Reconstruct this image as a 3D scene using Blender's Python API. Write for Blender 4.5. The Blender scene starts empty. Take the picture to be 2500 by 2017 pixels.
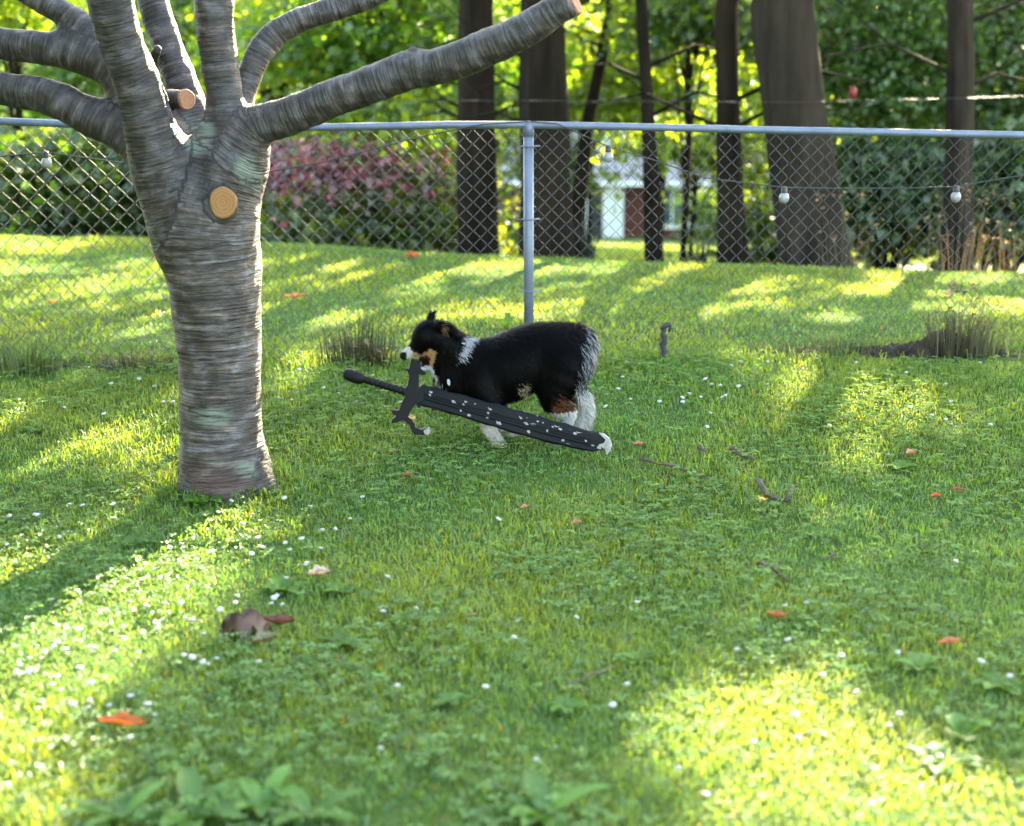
import bpy, bmesh, math, random
import numpy as np
from mathutils import Vector, Matrix

random.seed(7)
RNG = np.random.default_rng(11)
SC = bpy.context.scene
COL = SC.collection

# ------------------------------------------------------------------ camera, sky, sun, exposure
F = 3924.0                       # focal length in pixels of the 2500 px wide photograph
TH = math.radians(13.03)         # camera looks down by this angle
CT, ST = math.cos(TH), math.sin(TH)
CAMH = 1.75
cam = bpy.data.cameras.new('camera')
cam_o = bpy.data.objects.new('camera', cam)
COL.objects.link(cam_o)
cam_o.location = (0, 0, CAMH)
cam_o.rotation_euler = (math.pi/2 - TH, 0, 0)
cam.sensor_width = 36.0
cam.lens = 36.0*F/2500.0
cam.clip_end = 2000
cam.dof.use_dof = True
cam.dof.focus_distance = 6.75
cam.dof.aperture_fstop = 1.9
SC.camera = cam_o

AZ, EL = math.radians(18.5), math.radians(26.0)
SUN = np.array([math.sin(AZ)*math.cos(EL), math.cos(AZ)*math.cos(EL), math.sin(EL)])
world = bpy.data.worlds.new('World')
SC.world = world
world.use_nodes = True
wn = world.node_tree
wn.nodes.clear()
sky = wn.nodes.new('ShaderNodeTexSky')
sky.sky_type = 'NISHITA'
sky.sun_disc = False
sky.sun_elevation = EL
sky.sun_rotation = AZ
sky.air_density = 1.0
sky.dust_density = 1.5
bg = wn.nodes.new('ShaderNodeBackground')
bg.inputs['Strength'].default_value = 0.15
wo = wn.nodes.new('ShaderNodeOutputWorld')
tint = wn.nodes.new('ShaderNodeMix'); tint.data_type = 'RGBA'; tint.blend_type = 'MULTIPLY'
tint.clamp_result = False
tint.inputs[0].default_value = 1.0
tint.inputs[7].default_value = (1.10, 1.0, 0.83, 1)      # camera white balance set for the shade
wn.links.new(sky.outputs[0], tint.inputs[6])
wn.links.new(tint.outputs[2], bg.inputs[0])
wn.links.new(bg.outputs[0], wo.inputs[0])
sun = bpy.data.lights.new('sun', 'SUN')
sun.energy = 4.5
sun.angle = math.radians(0.53)
sun.color = (1.0, 0.86, 0.58)
sun_o = bpy.data.objects.new('sun', sun)
COL.objects.link(sun_o)
sun_o.rotation_euler = Vector(SUN).to_track_quat('Z', 'Y').to_euler()
SC.view_settings.view_transform = 'Standard'
SC.view_settings.look = 'None'
SC.view_settings.gamma = 1.0
SC.view_settings.use_curve_mapping = False
SC.view_settings.exposure = 4.1
SC.render.engine = 'CYCLES'
SC.cycles.max_bounces = 6
SC.cycles.diffuse_bounces = 3
SC.cycles.glossy_bounces = 2
SC.cycles.transmission_bounces = 4
SC.cycles.sample_clamp_indirect = 6
SC.cycles.use_denoising = True

# ------------------------------------------------------------------ helpers
def at(u, v, Y):
    """point at world depth Y on the line of sight through photo pixel (u, v)"""
    dx, dy = (u-1250.0)/F, -(v-1008.5)/F
    d = np.array([dx, CT+dy*ST, -ST+dy*CT])
    return np.array([0, 0, CAMH]) + d*(Y/d[1])

def uv(P):
    P = np.atleast_2d(P)
    y, z = P[:, 1], P[:, 2]-CAMH
    zc = y*CT - z*ST
    yc = y*ST + z*CT
    return 1250+F*P[:, 0]/zc, 1008.5-F*yc/zc

def sstep(a, b, t):
    t = np.clip((t-a)/(b-a), 0, 1)
    return t*t*(3-2*t)

def wob(x, y, f=1.0, seed=0.0):
    """cheap smooth noise in -1..1"""
    return (np.sin(x*1.7*f+1.3+seed)*np.cos(y*1.3*f-0.7+seed*1.7)
            + np.sin(x*3.1*f-y*2.3*f+2.1+seed*2.3)*0.6
            + np.cos(x*5.3*f+y*4.7*f+0.5+seed*0.9)*0.4)/2.0

def gz(x, y):
    x = np.asarray(x, float); y = np.asarray(y, float)
    z = (0.15+0.008*np.clip(x, -8, 8))*sstep(5.6, 8.0, y)
    z = z - 0.06*sstep(8.8, 11.5, y)*sstep(-2.5, 0.5, x)
    d = np.maximum(y-(12.3-0.30*np.clip(x, -6, 6)), 0)
    s = np.where(d < 0.6, d*d/1.2, d-0.3)
    z = z - 0.2*np.minimum(s, 3) - 0.108*np.clip(s-3, 0, 42)
    return z + 0.012*wob(x, y, 0.9)*sstep(2, 4, y)

def gnd(u, v, lim=120):
    Y = 2.0
    while Y < lim:
        p = at(u, v, Y)
        if p[2] <= gz(p[0], Y):
            break
        Y += 0.02 if Y < 20 else 0.2
    p[2] = gz(p[0], p[1])
    return p

def tag(o, label=None, cat=None, group=None, kind=None):
    if label: o['label'] = label
    if cat: o['category'] = cat
    if group: o['group'] = group
    if kind: o['kind'] = kind
    return o

def empty(name, loc, label, cat, group=None):
    o = bpy.data.objects.new(name, None)
    o.empty_display_size = 0.1
    COL.objects.link(o)
    o.location = loc
    bpy.context.view_layer.update()
    return tag(o, label, cat, group)

def link(name, me, mat=None, parent=None):
    o = bpy.data.objects.new(name, me)
    COL.objects.link(o)
    if mat is not None and not me.materials: me.materials.append(mat)
    if parent is not None:
        o.parent = parent
        m = Matrix.Translation(parent.location)
        if parent.parent is not None: m = Matrix.Translation(parent.parent.location) @ m
        o.matrix_parent_inverse = m.inverted() if parent.type == 'EMPTY' else Matrix.Identity(4)
    return o

def np_mesh(name, V, faces, cols=None, smooth=False, attrs=None):
    """mesh from numpy arrays; faces is a list of (n, k) index arrays"""
    me = bpy.data.meshes.new(name)
    V = np.asarray(V, np.float32)
    me.vertices.add(len(V)); me.vertices.foreach_set('co', V.ravel())
    faces = [np.asarray(f, np.int32) for f in faces if len(f)]
    li = np.concatenate([f.ravel() for f in faces])
    lt = np.concatenate([np.full(len(f), f.shape[1], np.int32) for f in faces])
    ls = np.concatenate([[0], np.cumsum(lt)[:-1]]).astype(np.int32)
    me.loops.add(len(li)); me.loops.foreach_set('vertex_index', li)
    me.polygons.add(len(lt)); me.polygons.foreach_set('loop_start', ls)
    me.polygons.foreach_set('loop_total', lt)
    me.polygons.foreach_set('use_smooth', np.full(len(lt), smooth))
    me.update(calc_edges=True)
    if cols is not None:
        ca = me.color_attributes.new('col', 'FLOAT_COLOR', 'POINT')
        c4 = np.ones((len(V), 4), np.float32); c4[:, :3] = cols
        ca.data.foreach_set('color', c4.ravel())
    for k, a in (attrs or {}).items():
        a = np.asarray(a, np.float32)
        if a.ndim == 2:
            at_ = me.attributes.new(k, 'FLOAT_VECTOR', 'POINT'); at_.data.foreach_set('vector', a.ravel())
        else:
            at_ = me.attributes.new(k, 'FLOAT', 'POINT'); at_.data.foreach_set('value', a)
    return me

class MB:
    """collects simple shapes for one mesh"""
    def __init__(s): s.v, s.f = [], []
    def add(s, V, Fc):
        b = len(s.v); s.v += [tuple(map(float, p)) for p in V]; s.f += [tuple(int(i)+b for i in f) for f in Fc]
    def tube(s, pts, rad, n=8, caps=True):
        pts = [np.asarray(p, float) for p in pts]
        rad = [rad]*len(pts) if np.isscalar(rad) else rad
        V, Fc = [], []
        e1 = None
        for i, p in enumerate(pts):
            d = pts[min(i+1, len(pts)-1)]-pts[max(i-1, 0)]
            d = d/(np.linalg.norm(d)+1e-9)
            if e1 is None:
                a = np.array([0, 1, 0.]) if abs(d[1]) < 0.9 else np.array([1., 0, 0])
                e1 = np.cross(d, a)
            e1 = e1-d*np.dot(e1, d); e1 /= np.linalg.norm(e1)
            e2 = np.cross(d, e1)
            for k in range(n):
                t = 2*math.pi*k/n
                V.append(p+rad[i]*(math.cos(t)*e1+math.sin(t)*e2))
        for i in range(len(pts)-1):
            for k in range(n):
                k2 = (k+1) % n
                Fc.append((i*n+k, i*n+k2, (i+1)*n+k2, (i+1)*n+k))
        if caps:
            Fc.append(tuple(range(n-1, -1, -1)))
            Fc.append(tuple(range((len(pts)-1)*n, len(pts)*n)))
        s.add(V, Fc)
    def box(s, a, b):
        x0, y0, z0 = a; x1, y1, z1 = b
        V = [(x0, y0, z0), (x1, y0, z0), (x1, y1, z0), (x0, y1, z0), (x0, y0, z1), (x1, y0, z1), (x1, y1, z1), (x0, y1, z1)]
        s.add(V, [(3, 2, 1, 0), (4, 5, 6, 7), (0, 1, 5, 4), (1, 2, 6, 5), (2, 3, 7, 6), (3, 0, 4, 7)])
    def prism(s, front, back):
        n = len(front)
        s.add(list(front)+list(back), [tuple(range(n)), tuple(range(2*n-1, n-1, -1))]
              + [(i, i+n, (i+1) % n+n, (i+1) % n) for i in range(n)])
    def mesh(s, name, smooth=False, bevel=0.0, seg=2):
        me = bpy.data.meshes.new(name)
        me.from_pydata(s.v, [], s.f)
        if bevel:
            bm = bmesh.new(); bm.from_mesh(me)
            bmesh.ops.recalc_face_normals(bm, faces=bm.faces)
            ed = [e for e in bm.edges if len(e.link_faces) == 2 and e.calc_face_angle(0) > 0.5]
            bmesh.ops.bevel(bm, geom=ed, offset=bevel, segments=seg, affect='EDGES', profile=0.6, clamp_overlap=True)
            bm.to_mesh(me); bm.free()
        if smooth: me.polygons.foreach_set('use_smooth', [True]*len(me.polygons))
        me.update()
        return me

# ------------------------------------------------------------------ materials
def mat_new(name):
    m = bpy.data.materials.new(name); m.use_nodes = True
    nt = m.node_tree; nt.nodes.clear()
    out = nt.nodes.new('ShaderNodeOutputMaterial')
    return m, nt, out

def N(nt, typ, **kw):
    n = nt.nodes.new(typ)
    for k, v in kw.items():
        if k in n.inputs: n.inputs[k].default_value = v
        else: setattr(n, k, v)
    return n

def ramp(nt, src, stops):
    r = nt.nodes.new('ShaderNodeValToRGB')
    while len(r.color_ramp.elements) < len(stops): r.color_ramp.elements.new(0.5)
    for e, (p, c) in zip(r.color_ramp.elements, stops):
        e.position = p; e.color = (*c, 1) if len(c) == 3 else c
    nt.links.new(src, r.inputs[0])
    return r

def mat_noise(name, c1, c2, scale=8.0, rough=0.7, metallic=0.0, bump=0.2, bscale=None, stretch=(1, 1, 1), spec=0.4, dist=0.01):
    m, nt, out = mat_new(name)
    tc = N(nt, 'ShaderNodeTexCoord'); mp = N(nt, 'ShaderNodeMapping'); mp.inputs['Scale'].default_value = stretch
    nt.links.new(tc.outputs['Object'], mp.inputs[0])
    nz = N(nt, 'ShaderNodeTexNoise', Scale=scale, Detail=5.0, Roughness=0.62)
    nt.links.new(mp.outputs[0], nz.inputs['Vector'])
    r = ramp(nt, nz.outputs['Fac'], [(0.32, c1), (0.68, c2)])
    b = N(nt, 'ShaderNodeBsdfPrincipled', Roughness=rough, Metallic=metallic)
    b.inputs['Specular IOR Level'].default_value = spec
    nt.links.new(r.outputs[0], b.inputs['Base Color'])
    if bump:
        n2 = N(nt, 'ShaderNodeTexNoise', Scale=bscale or scale*3, Detail=4.0)
        nt.links.new(mp.outputs[0], n2.inputs['Vector'])
        bp = N(nt, 'ShaderNodeBump', Strength=bump, Distance=dist)
        nt.links.new(n2.outputs['Fac'], bp.inputs['Height'])
        nt.links.new(bp.outputs[0], b.inputs['Normal'])
    nt.links.new(b.outputs[0], out.inputs[0])
    return m

def mat_leaf(name, trans=0.5, tint=(1.5, 1.35, 0.5), gloss=0.05, rough=0.45):
    """leaf or blade: reads its own colour from the 'col' attribute, lets light through"""
    m, nt, out = mat_new(name)
    a = N(nt, 'ShaderNodeAttribute', attribute_name='col')
    d = N(nt, 'ShaderNodeBsdfDiffuse'); t = N(nt, 'ShaderNodeBsdfTranslucent')
    mul = N(nt, 'ShaderNodeMix', data_type='RGBA', blend_type='MULTIPLY')
    mul.clamp_result = False
    mul.inputs[0].default_value = 1.0
    nt.links.new(a.outputs['Color'], mul.inputs[6]); mul.inputs[7].default_value = (*tint, 1)
    nt.links.new(a.outputs['Color'], d.inputs[0]); nt.links.new(mul.outputs[2], t.inputs[0])
    ad = N(nt, 'ShaderNodeMixShader'); ad.inputs[0].default_value = trans
    nt.links.new(d.outputs[0], ad.inputs[1]); nt.links.new(t.outputs[0], ad.inputs[2])
    g = N(nt, 'ShaderNodeBsdfGlossy', Roughness=rough); g.inputs[0].default_value = (0.9, 0.95, 1, 1)
    mx = N(nt, 'ShaderNodeMixShader'); mx.inputs[0].default_value = gloss
    nt.links.new(ad.outputs[0], mx.inputs[1]); nt.links.new(g.outputs[0], mx.inputs[2])
    nt.links.new(mx.outputs[0], out.inputs[0])
    return m

def mat_attr(name, rough=0.6, spec=0.4, sheen=0.0):
    m, nt, out = mat_new(name)
    a = N(nt, 'ShaderNodeAttribute', attribute_name='col')
    b = N(nt, 'ShaderNodeBsdfPrincipled', Roughness=rough)
    b.inputs['Specular IOR Level'].default_value = spec
    b.inputs['Sheen Weight'].default_value = sheen
    nt.links.new(a.outputs['Color'], b.inputs['Base Color'])
    nt.links.new(b.outputs[0], out.inputs[0])
    return m

M = {}
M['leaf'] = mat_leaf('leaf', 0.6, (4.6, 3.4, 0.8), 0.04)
M['leaf_shaded'] = mat_leaf('leaf_shaded', 0.4, (1.8, 1.5, 0.6), 0.05)  # dimmer, less translucent leaf copy with shade put into its colour
M['red_leaf'] = mat_leaf('red_leaf', 0.5, (2.2, 1.3, 1.3), 0.06)
M['grass'] = mat_leaf('grass', 0.5, (3.7, 2.5, 0.6), 0.025, 0.4)
M['clover'] = mat_leaf('clover', 0.45, (2.6, 2.0, 0.5), 0.022, 0.5)
M['dry'] = mat_leaf('dry', 0.3, (1.5, 1.1, 0.7), 0.03)
M['galv'] = mat_noise('galvanised', (0.080, 0.096, 0.135), (0.115, 0.133, 0.178), 14, 0.5, 0.25, 0.05)
M['wire'] = mat_noise('fence_wire', (0.026, 0.028, 0.033), (0.045, 0.048, 0.055), 6, 0.45, 0.3, 0.0)
M['wire_warm'] = mat_noise('fence_wire_sun_tint', (0.036, 0.031, 0.026), (0.065, 0.053, 0.043), 6, 0.4, 0.4, 0.0)  # warm tint put into the wire colour for its orange sun glints
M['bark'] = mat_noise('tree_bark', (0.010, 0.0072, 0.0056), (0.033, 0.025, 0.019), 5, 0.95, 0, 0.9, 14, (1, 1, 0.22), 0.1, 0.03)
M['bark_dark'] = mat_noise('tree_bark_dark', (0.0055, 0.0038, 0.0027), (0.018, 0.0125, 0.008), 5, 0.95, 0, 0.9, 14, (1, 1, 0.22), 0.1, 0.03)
M['bark_brown'] = mat_noise('tree_bark_brown', (0.05, 0.03, 0.016), (0.12, 0.07, 0.035), 5, 0.95, 0, 0.9, 14, (1, 1, 0.22), 0.1, 0.03)
M['black_rubber'] = mat_noise('black_rubber', (0.012, 0.012, 0.013), (0.02, 0.02, 0.022), 8, 0.5, 0, 0)
M['white_glass'] = mat_noise('white_bulb', (0.15, 0.15, 0.15), (0.19, 0.19, 0.19), 5, 0.3, 0, 0)
M['foam'] = mat_noise('black_foam', (0.0016, 0.0016, 0.0021), (0.0036, 0.0036, 0.0046), 9, 0.6, 0, 0.25, 60, (1, 1, 1), 0.16, 0.004)
M['foam_white'] = mat_noise('raw_foam', (0.13, 0.125, 0.11), (0.26, 0.25, 0.235), 40, 0.9, 0, 0.4, 120, (1, 1, 1), 0.2, 0.004)
M['soil'] = mat_noise('soil', (0.012, 0.009, 0.006), (0.042, 0.031, 0.022), 9, 1.0, 0, 0.8, 30, (1, 1, 1), 0.1, 0.03)
M['twig'] = mat_noise('twig', (0.025, 0.017, 0.012), (0.09, 0.065, 0.048), 30, 0.9, 0, 0.5, 60)
M['stake'] = mat_noise('stake', (0.007, 0.007, 0.008), (0.035, 0.035, 0.038), 22, 0.8, 0, 0.6, 60)
M['cut'] = None

# ------------------------------------------------------------------ ground
def ground_material():
    m, nt, out = mat_new('lawn_soil')
    tc = N(nt, 'ShaderNodeTexCoord')
    n1 = N(nt, 'ShaderNodeTexNoise', Scale=1.3, Detail=6.0, Roughness=0.7)
    n2 = N(nt, 'ShaderNodeTexNoise', Scale=28.0, Detail=6.0, Roughness=0.75)
    for n in (n1, n2): nt.links.new(tc.outputs['Object'], n.inputs['Vector'])
    r1 = ramp(nt, n1.outputs['Fac'], [(0.3, (0.055, 0.10, 0.02)), (0.7, (0.085, 0.13, 0.026))])
    r2 = ramp(nt, n2.outputs['Fac'], [(0.3, (0.35, 0.35, 0.3)), (0.7, (1.15, 1.15, 1.0))])
    mul = N(nt, 'ShaderNodeMix', data_type='RGBA', blend_type='MULTIPLY'); mul.inputs[0].default_value = 1
    nt.links.new(r1.outputs[0], mul.inputs[6]); nt.links.new(r2.outputs[0], mul.inputs[7])
    b = N(nt, 'ShaderNodeBsdfPrincipled', Roughness=1.0); b.inputs['Specular IOR Level'].default_value = 0.1
    nt.links.new(mul.outputs[2], b.inputs['Base Color'])
    bp = N(nt, 'ShaderNodeBump', Strength=0.8, Distance=0.04); nt.links.new(n2.outputs['Fac'], bp.inputs['Height'])
    nt.links.new(bp.outputs[0], b.inputs['Normal'])
    nt.links.new(b.outputs[0], out.inputs[0])
    return m

def grid_axis(lo, hi, dens):
    out = [lo]
    while out[-1] < hi: out.append(out[-1]+dens(out[-1]))
    return np.array(out)

gx = grid_axis(-900, 900, lambda x: 0.25 if abs(x) < 8 else min(60, 0.25+(abs(x)-8)*0.25))
gy = grid_axis(-60, 1500, lambda y: 0.2 if 0 <= y < 20 else min(80, 0.3+abs(y-(0 if y < 0 else 20))*0.2))
XX, YY = np.meshgrid(gx, gy, indexing='ij')
ZZ = gz(XX, YY)
nx, ny = XX.shape
idx = np.arange(nx*ny).reshape(nx, ny)
quads = np.stack([idx[:-1, :-1], idx[1:, :-1], idx[1:, 1:], idx[:-1, 1:]], -1).reshape(-1, 4)
o = link('lawn', np_mesh('lawn', np.stack([XX, YY, ZZ], -1).reshape(-1, 3), [quads], smooth=True), ground_material())
tag(o, kind='structure')

# asphalt road showing through the fence at the right
rv, rf = [], []
rx = np.linspace(3.4, 30, 30)
for i, x in enumerate(rx):
    yy = 20.6+0.12*(x-3.4)
    for dy in (0, 3.4):
        rv.append((x, yy+dy, float(gz(x, yy+dy))+0.03))
    if i: rf.append((2*i-2, 2*i, 2*i+1, 2*i-1))
o = link('road', np_mesh('road', rv, [np.array(rf)]), mat_noise('asphalt', (0.04, 0.04, 0.042), (0.06, 0.06, 0.062), 12, 0.9, 0, 0.2))
tag(o, kind='structure')

# ------------------------------------------------------------------ where the sun gets through (gaps in the crowns)
LIT_GROUND = [  # photo outlines of sunlit lawn
    [(-900, 1235), (300, 1232), (560, 1215), (900, 1215), (860, 1262), (700, 1320), (610, 1480), (480, 1650), (330, 1790), (120, 1920), (-100, 1990), (-900, 2017)],
    [(1590, 1660), (1720, 1540), (1900, 1475), (2080, 1480), (2190, 1560), (2340, 1680), (2500, 1735), (2800, 1800), (2800, 2300), (1720, 2300), (1670, 1900), (1580, 1760)],
    [(1700, 900), (1800, 875), (1900, 940), (2120, 985), (2400, 1015), (2450, 1075), (2200, 1065), (2000, 1050), (1850, 1005), (1760, 950)],
    [(-100, 1020), (250, 985), (440, 1020), (430, 1090), (200, 1120), (-100, 1090)],
    [(640, 925), (860, 915), (900, 960), (760, 985), (640, 985)],
    [(-300, 572), (200, 572), (400, 582), (330, 612), (120, 640), (-300, 630)],
    [(-300, 660), (120, 655), (160, 690), (-300, 700)],
    [(230, 668), (400, 664), (400, 682), (240, 686)],
    [(330, 820), (430, 780), (450, 860), (360, 880), (250, 850)],
    [(640, 770), (800, 750), (860, 790), (800, 830), (640, 830)],
    [(650, 652), (830, 645), (900, 662), (700, 668)],
    [(760, 700), (1000, 690), (1110, 705), (900, 716)],
    [(920, 672), (1100, 660), (1130, 684), (960, 690)],
    [(1080, 648), (1500, 652), (1500, 670), (1100, 680)],
    [(1530, 705), (1650, 715), (1640, 735), (1540, 730)],
    [(1030, 780), (1280, 765), (1420, 775), (1400, 830), (1060, 815)],
    [(1470, 770), (1590, 780), (1600, 830), (1480, 840)],
    [(2050, 700), (2250, 715), (2320, 740), (2080, 770)],
    [(1900, 830), (2020, 800), (2160, 790), (2200, 822), (2050, 840)],
    [(2400, 940), (2600, 930), (2600, 1010), (2440, 1000)],
    [(2040, 1185), (2150, 1190), (2140, 1220), (2060, 1220)],
    [(1510, 655), (1900, 660), (1900, 672), (1520, 666)],
    [(1700, 700), (1950, 690), (2000, 735), (1750, 740)],
    [(2100, 675), (2500, 690), (2500, 712), (2120, 700)],
    [(100, 700), (420, 700), (420, 740), (140, 745)],
    [(1620, 770), (1850, 760), (1880, 800), (1640, 815)],
    [(2250, 780), (2600, 770), (2600, 810), (2300, 820)],
]
LIT_WORLD = [[(-0.85, 6.1), (-1.40, 6.1), (-3.9, 0.0), (-2.4, 0.0)]]
LIT_BOX = [  # u0, u1, v0, v1, depth: things the sun reaches
    (1380, 1920, 40, 330, 24.0), (1640, 1900, 180, 430, 21.0), (-60, 110, -40, 70, 19.0), (600, 780, -20, 120, 20.0),
    (760, 1010, 225, 340, 17.0), (-20, 330, 330, 560, 8.0), (640, 700, 500, 1100, 6.2), (1230, 1420, 180, 300, 22.0), (700, 960, 20, 120, 18.0)]

for _p in LIT_GROUND:
    _vs = [q[1] for q in _p]
    if max(_vs) < 900 and max(_vs)-min(_vs) < 45:
        _m = sum(_vs)/len(_vs)
        _p[:] = [(a, b+(7 if b > _m else -7)) for a, b in _p]

def in_poly(x, y, poly):
    r = np.zeros(x.shape, bool)
    n = len(poly)
    for i in range(n):
        x0, y0 = poly[i]; x1, y1 = poly[(i+1) % n]
        if y0 == y1: continue
        c = ((y0 > y) != (y1 > y)) & (x < (x1-x0)*(y-y0)/(y1-y0)+x0)
        r ^= c
    return r

def sun_gap(P):
    """True for crown leaves whose shadow would fall on the sunlit places"""
    t = (P[:, 2]-0.08)/SUN[2]
    G = P-SUN*t[:, None]
    G[:, :2] += RNG.normal(size=(len(P), 2))*0.13       # ragged edges of the gaps
    u, v = uv(G)
    hit = np.zeros(len(P), bool)
    ok = G[:, 1] > 0.8
    for p in LIT_GROUND: hit |= in_poly(u, v, p) & ok
    for p in LIT_WORLD: hit |= in_poly(G[:, 0], G[:, 1], p)
    for (u0, u1, v0, v1, Y) in LIT_BOX:
        t = (P[:, 1]-Y)/SUN[1]
        B = P-SUN*t[:, None]
        bu, bv = uv(B)
        hit |= (t > 0) & (bu > u0) & (bu < u1) & (bv > v0) & (bv < v1)
    return hit

# ------------------------------------------------------------------ leaves
LEAF_SHAPE = np.array([[-0.5, 0], [-0.22, 0.30], [0.02, 0.24], [0.10, 0.44], [0.5, 0], [0.10, -0.44], [0.02, -0.24], [-0.22, -0.30]])

def leaf_mesh(name, C, size, cols, up=0.55, lobed=True, droop=0.0):
    n = len(C)
    nrm = RNG.normal(size=(n, 3))*(1-up); nrm[:, 2] += up*1.6
    nrm /= np.linalg.norm(nrm, axis=1)[:, None]
    a = RNG.normal(size=(n, 3)); a[:, 2] -= droop
    a -= nrm*np.sum(a*nrm, 1)[:, None]; a /= np.linalg.norm(a, axis=1)[:, None]
    b = np.cross(nrm, a)
    sh = LEAF_SHAPE if lobed else np.array([[-0.5, 0], [-0.05, 0.32], [0.5, 0], [-0.05, -0.32]])
    k = len(sh)
    fold = np.abs(sh[:, 1])*0.35-sh[:, 0]**2*0.3
    V = C[:, None, :]+size[:, None, None]*(sh[None, :, 0, None]*a[:, None, :]+sh[None, :, 1, None]*b[:, None, :]+fold[None, :, None]*nrm[:, None, :])
    I = np.arange(n)[:, None]*k
    if lobed:
        fc = [np.concatenate([I+0, I+1, I+2, I+6, ], 1)*0]
        fa = np.concatenate([I+0, I+7, I+6, I+2, I+1], 1)
        fb = np.concatenate([I+2, I+6, I+5, I+4, I+3], 1)
        fc = [fa, fb]
    else:
        fc = [np.concatenate([I, I+3, I+2, I+1], 1)]
    return np_mesh(name, V.reshape(-1, 3), fc, np.repeat(cols, k, 0))

def palette(n, base, var=0.25, yellow=0.15):
    c = np.array(base)[None, :]*(1+var*RNG.normal(size=(n, 1)))
    y = RNG.random((n, 1))*yellow
    c = c*(1-y)+np.array([[0.16, 0.17, 0.02]])*y
    return np.clip(c, 0.003, 0.6)

def sprays(c, rad, n_spray, per, flat=0.16, wid=0.35, hollow=0.25):
    """leaf centres in flat layered sprays inside an ellipsoid"""
    d = RNG.normal(size=(n_spray, 3)); d /= np.linalg.norm(d, axis=1)[:, None]
    r = hollow+(1-hollow)*RNG.random(n_spray)**0.5
    S = np.array(c)+d*r[:, None]*np.array(rad)
    q = RNG.normal(size=(n_spray, per, 3))*np.array([wid, wid, flat*wid*1.6])
    q[:, :, 2] -= 0.35*(q[:, :, 0]**2+q[:, :, 1]**2)
    return (S[:, None, :]+q).reshape(-1, 3), S

def trunk_tube(mb, pts, rads, n=44, rough=0.06):
    """trunk with an uneven outline"""
    pts = [np.asarray(p, float) for p in pts]
    L = np.concatenate([[0], np.cumsum([np.linalg.norm(pts[i+1]-pts[i]) for i in range(len(pts)-1)])])
    m = max(4, int(L[-1]/0.16))
    s = np.linspace(0, L[-1], m)
    P = np.stack([np.interp(s, L, [p[k] for p in pts]) for k in range(3)], 1)
    R = np.interp(s, L, rads)
    ph = random.random()*10
    V, Fc = [], []
    for i in range(m):
        for k in range(n):
            t = 2*math.pi*k/n
            rr = R[i]*(1+rough*math.sin(3*t+ph+s[i]*0.4)+rough*0.7*math.sin(7*t+ph*2-s[i]*0.9)+rough*0.5*math.sin(s[i]*5+ph+2*t)+0.030*math.sin(13*t+ph+1.5*math.sin(s[i]*2.3))+0.022*math.sin(19*t-ph+2*math.sin(s[i]*3.1+ph)))
            V.append((P[i][0]+rr*math.cos(t), P[i][1]+rr*math.sin(t), P[i][2]))
    for i in range(m-1):
        for k in range(n):
            k2 = (k+1) % n
            Fc.append((i*n+k, i*n+k2, (i+1)*n+k2, (i+1)*n+k))
    Fc.append(tuple(range((m-1)*n, m*n)))
    mb.add(V, Fc)

# ------------------------------------------------------------------ tall trees behind the fence (their crowns shade the lawn)
TALL = [  # label, depth, [(u, v, radius px)] from top to base, bark, species word
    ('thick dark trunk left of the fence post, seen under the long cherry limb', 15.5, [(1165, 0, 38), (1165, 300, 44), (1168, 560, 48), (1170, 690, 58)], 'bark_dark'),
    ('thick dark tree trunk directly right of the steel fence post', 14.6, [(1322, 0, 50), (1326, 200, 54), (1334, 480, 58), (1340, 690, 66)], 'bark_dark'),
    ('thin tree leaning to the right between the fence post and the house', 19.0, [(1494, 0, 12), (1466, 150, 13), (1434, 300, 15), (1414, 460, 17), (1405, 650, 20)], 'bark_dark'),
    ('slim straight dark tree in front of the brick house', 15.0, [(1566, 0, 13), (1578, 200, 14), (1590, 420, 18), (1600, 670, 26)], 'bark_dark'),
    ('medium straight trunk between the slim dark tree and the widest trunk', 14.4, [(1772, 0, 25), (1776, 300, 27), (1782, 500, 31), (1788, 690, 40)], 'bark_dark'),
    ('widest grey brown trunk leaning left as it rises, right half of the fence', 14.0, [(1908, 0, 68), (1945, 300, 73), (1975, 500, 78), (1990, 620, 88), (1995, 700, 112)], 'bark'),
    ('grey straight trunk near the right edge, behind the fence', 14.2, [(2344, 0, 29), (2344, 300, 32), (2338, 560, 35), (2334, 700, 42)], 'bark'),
]
tall = []
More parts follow.
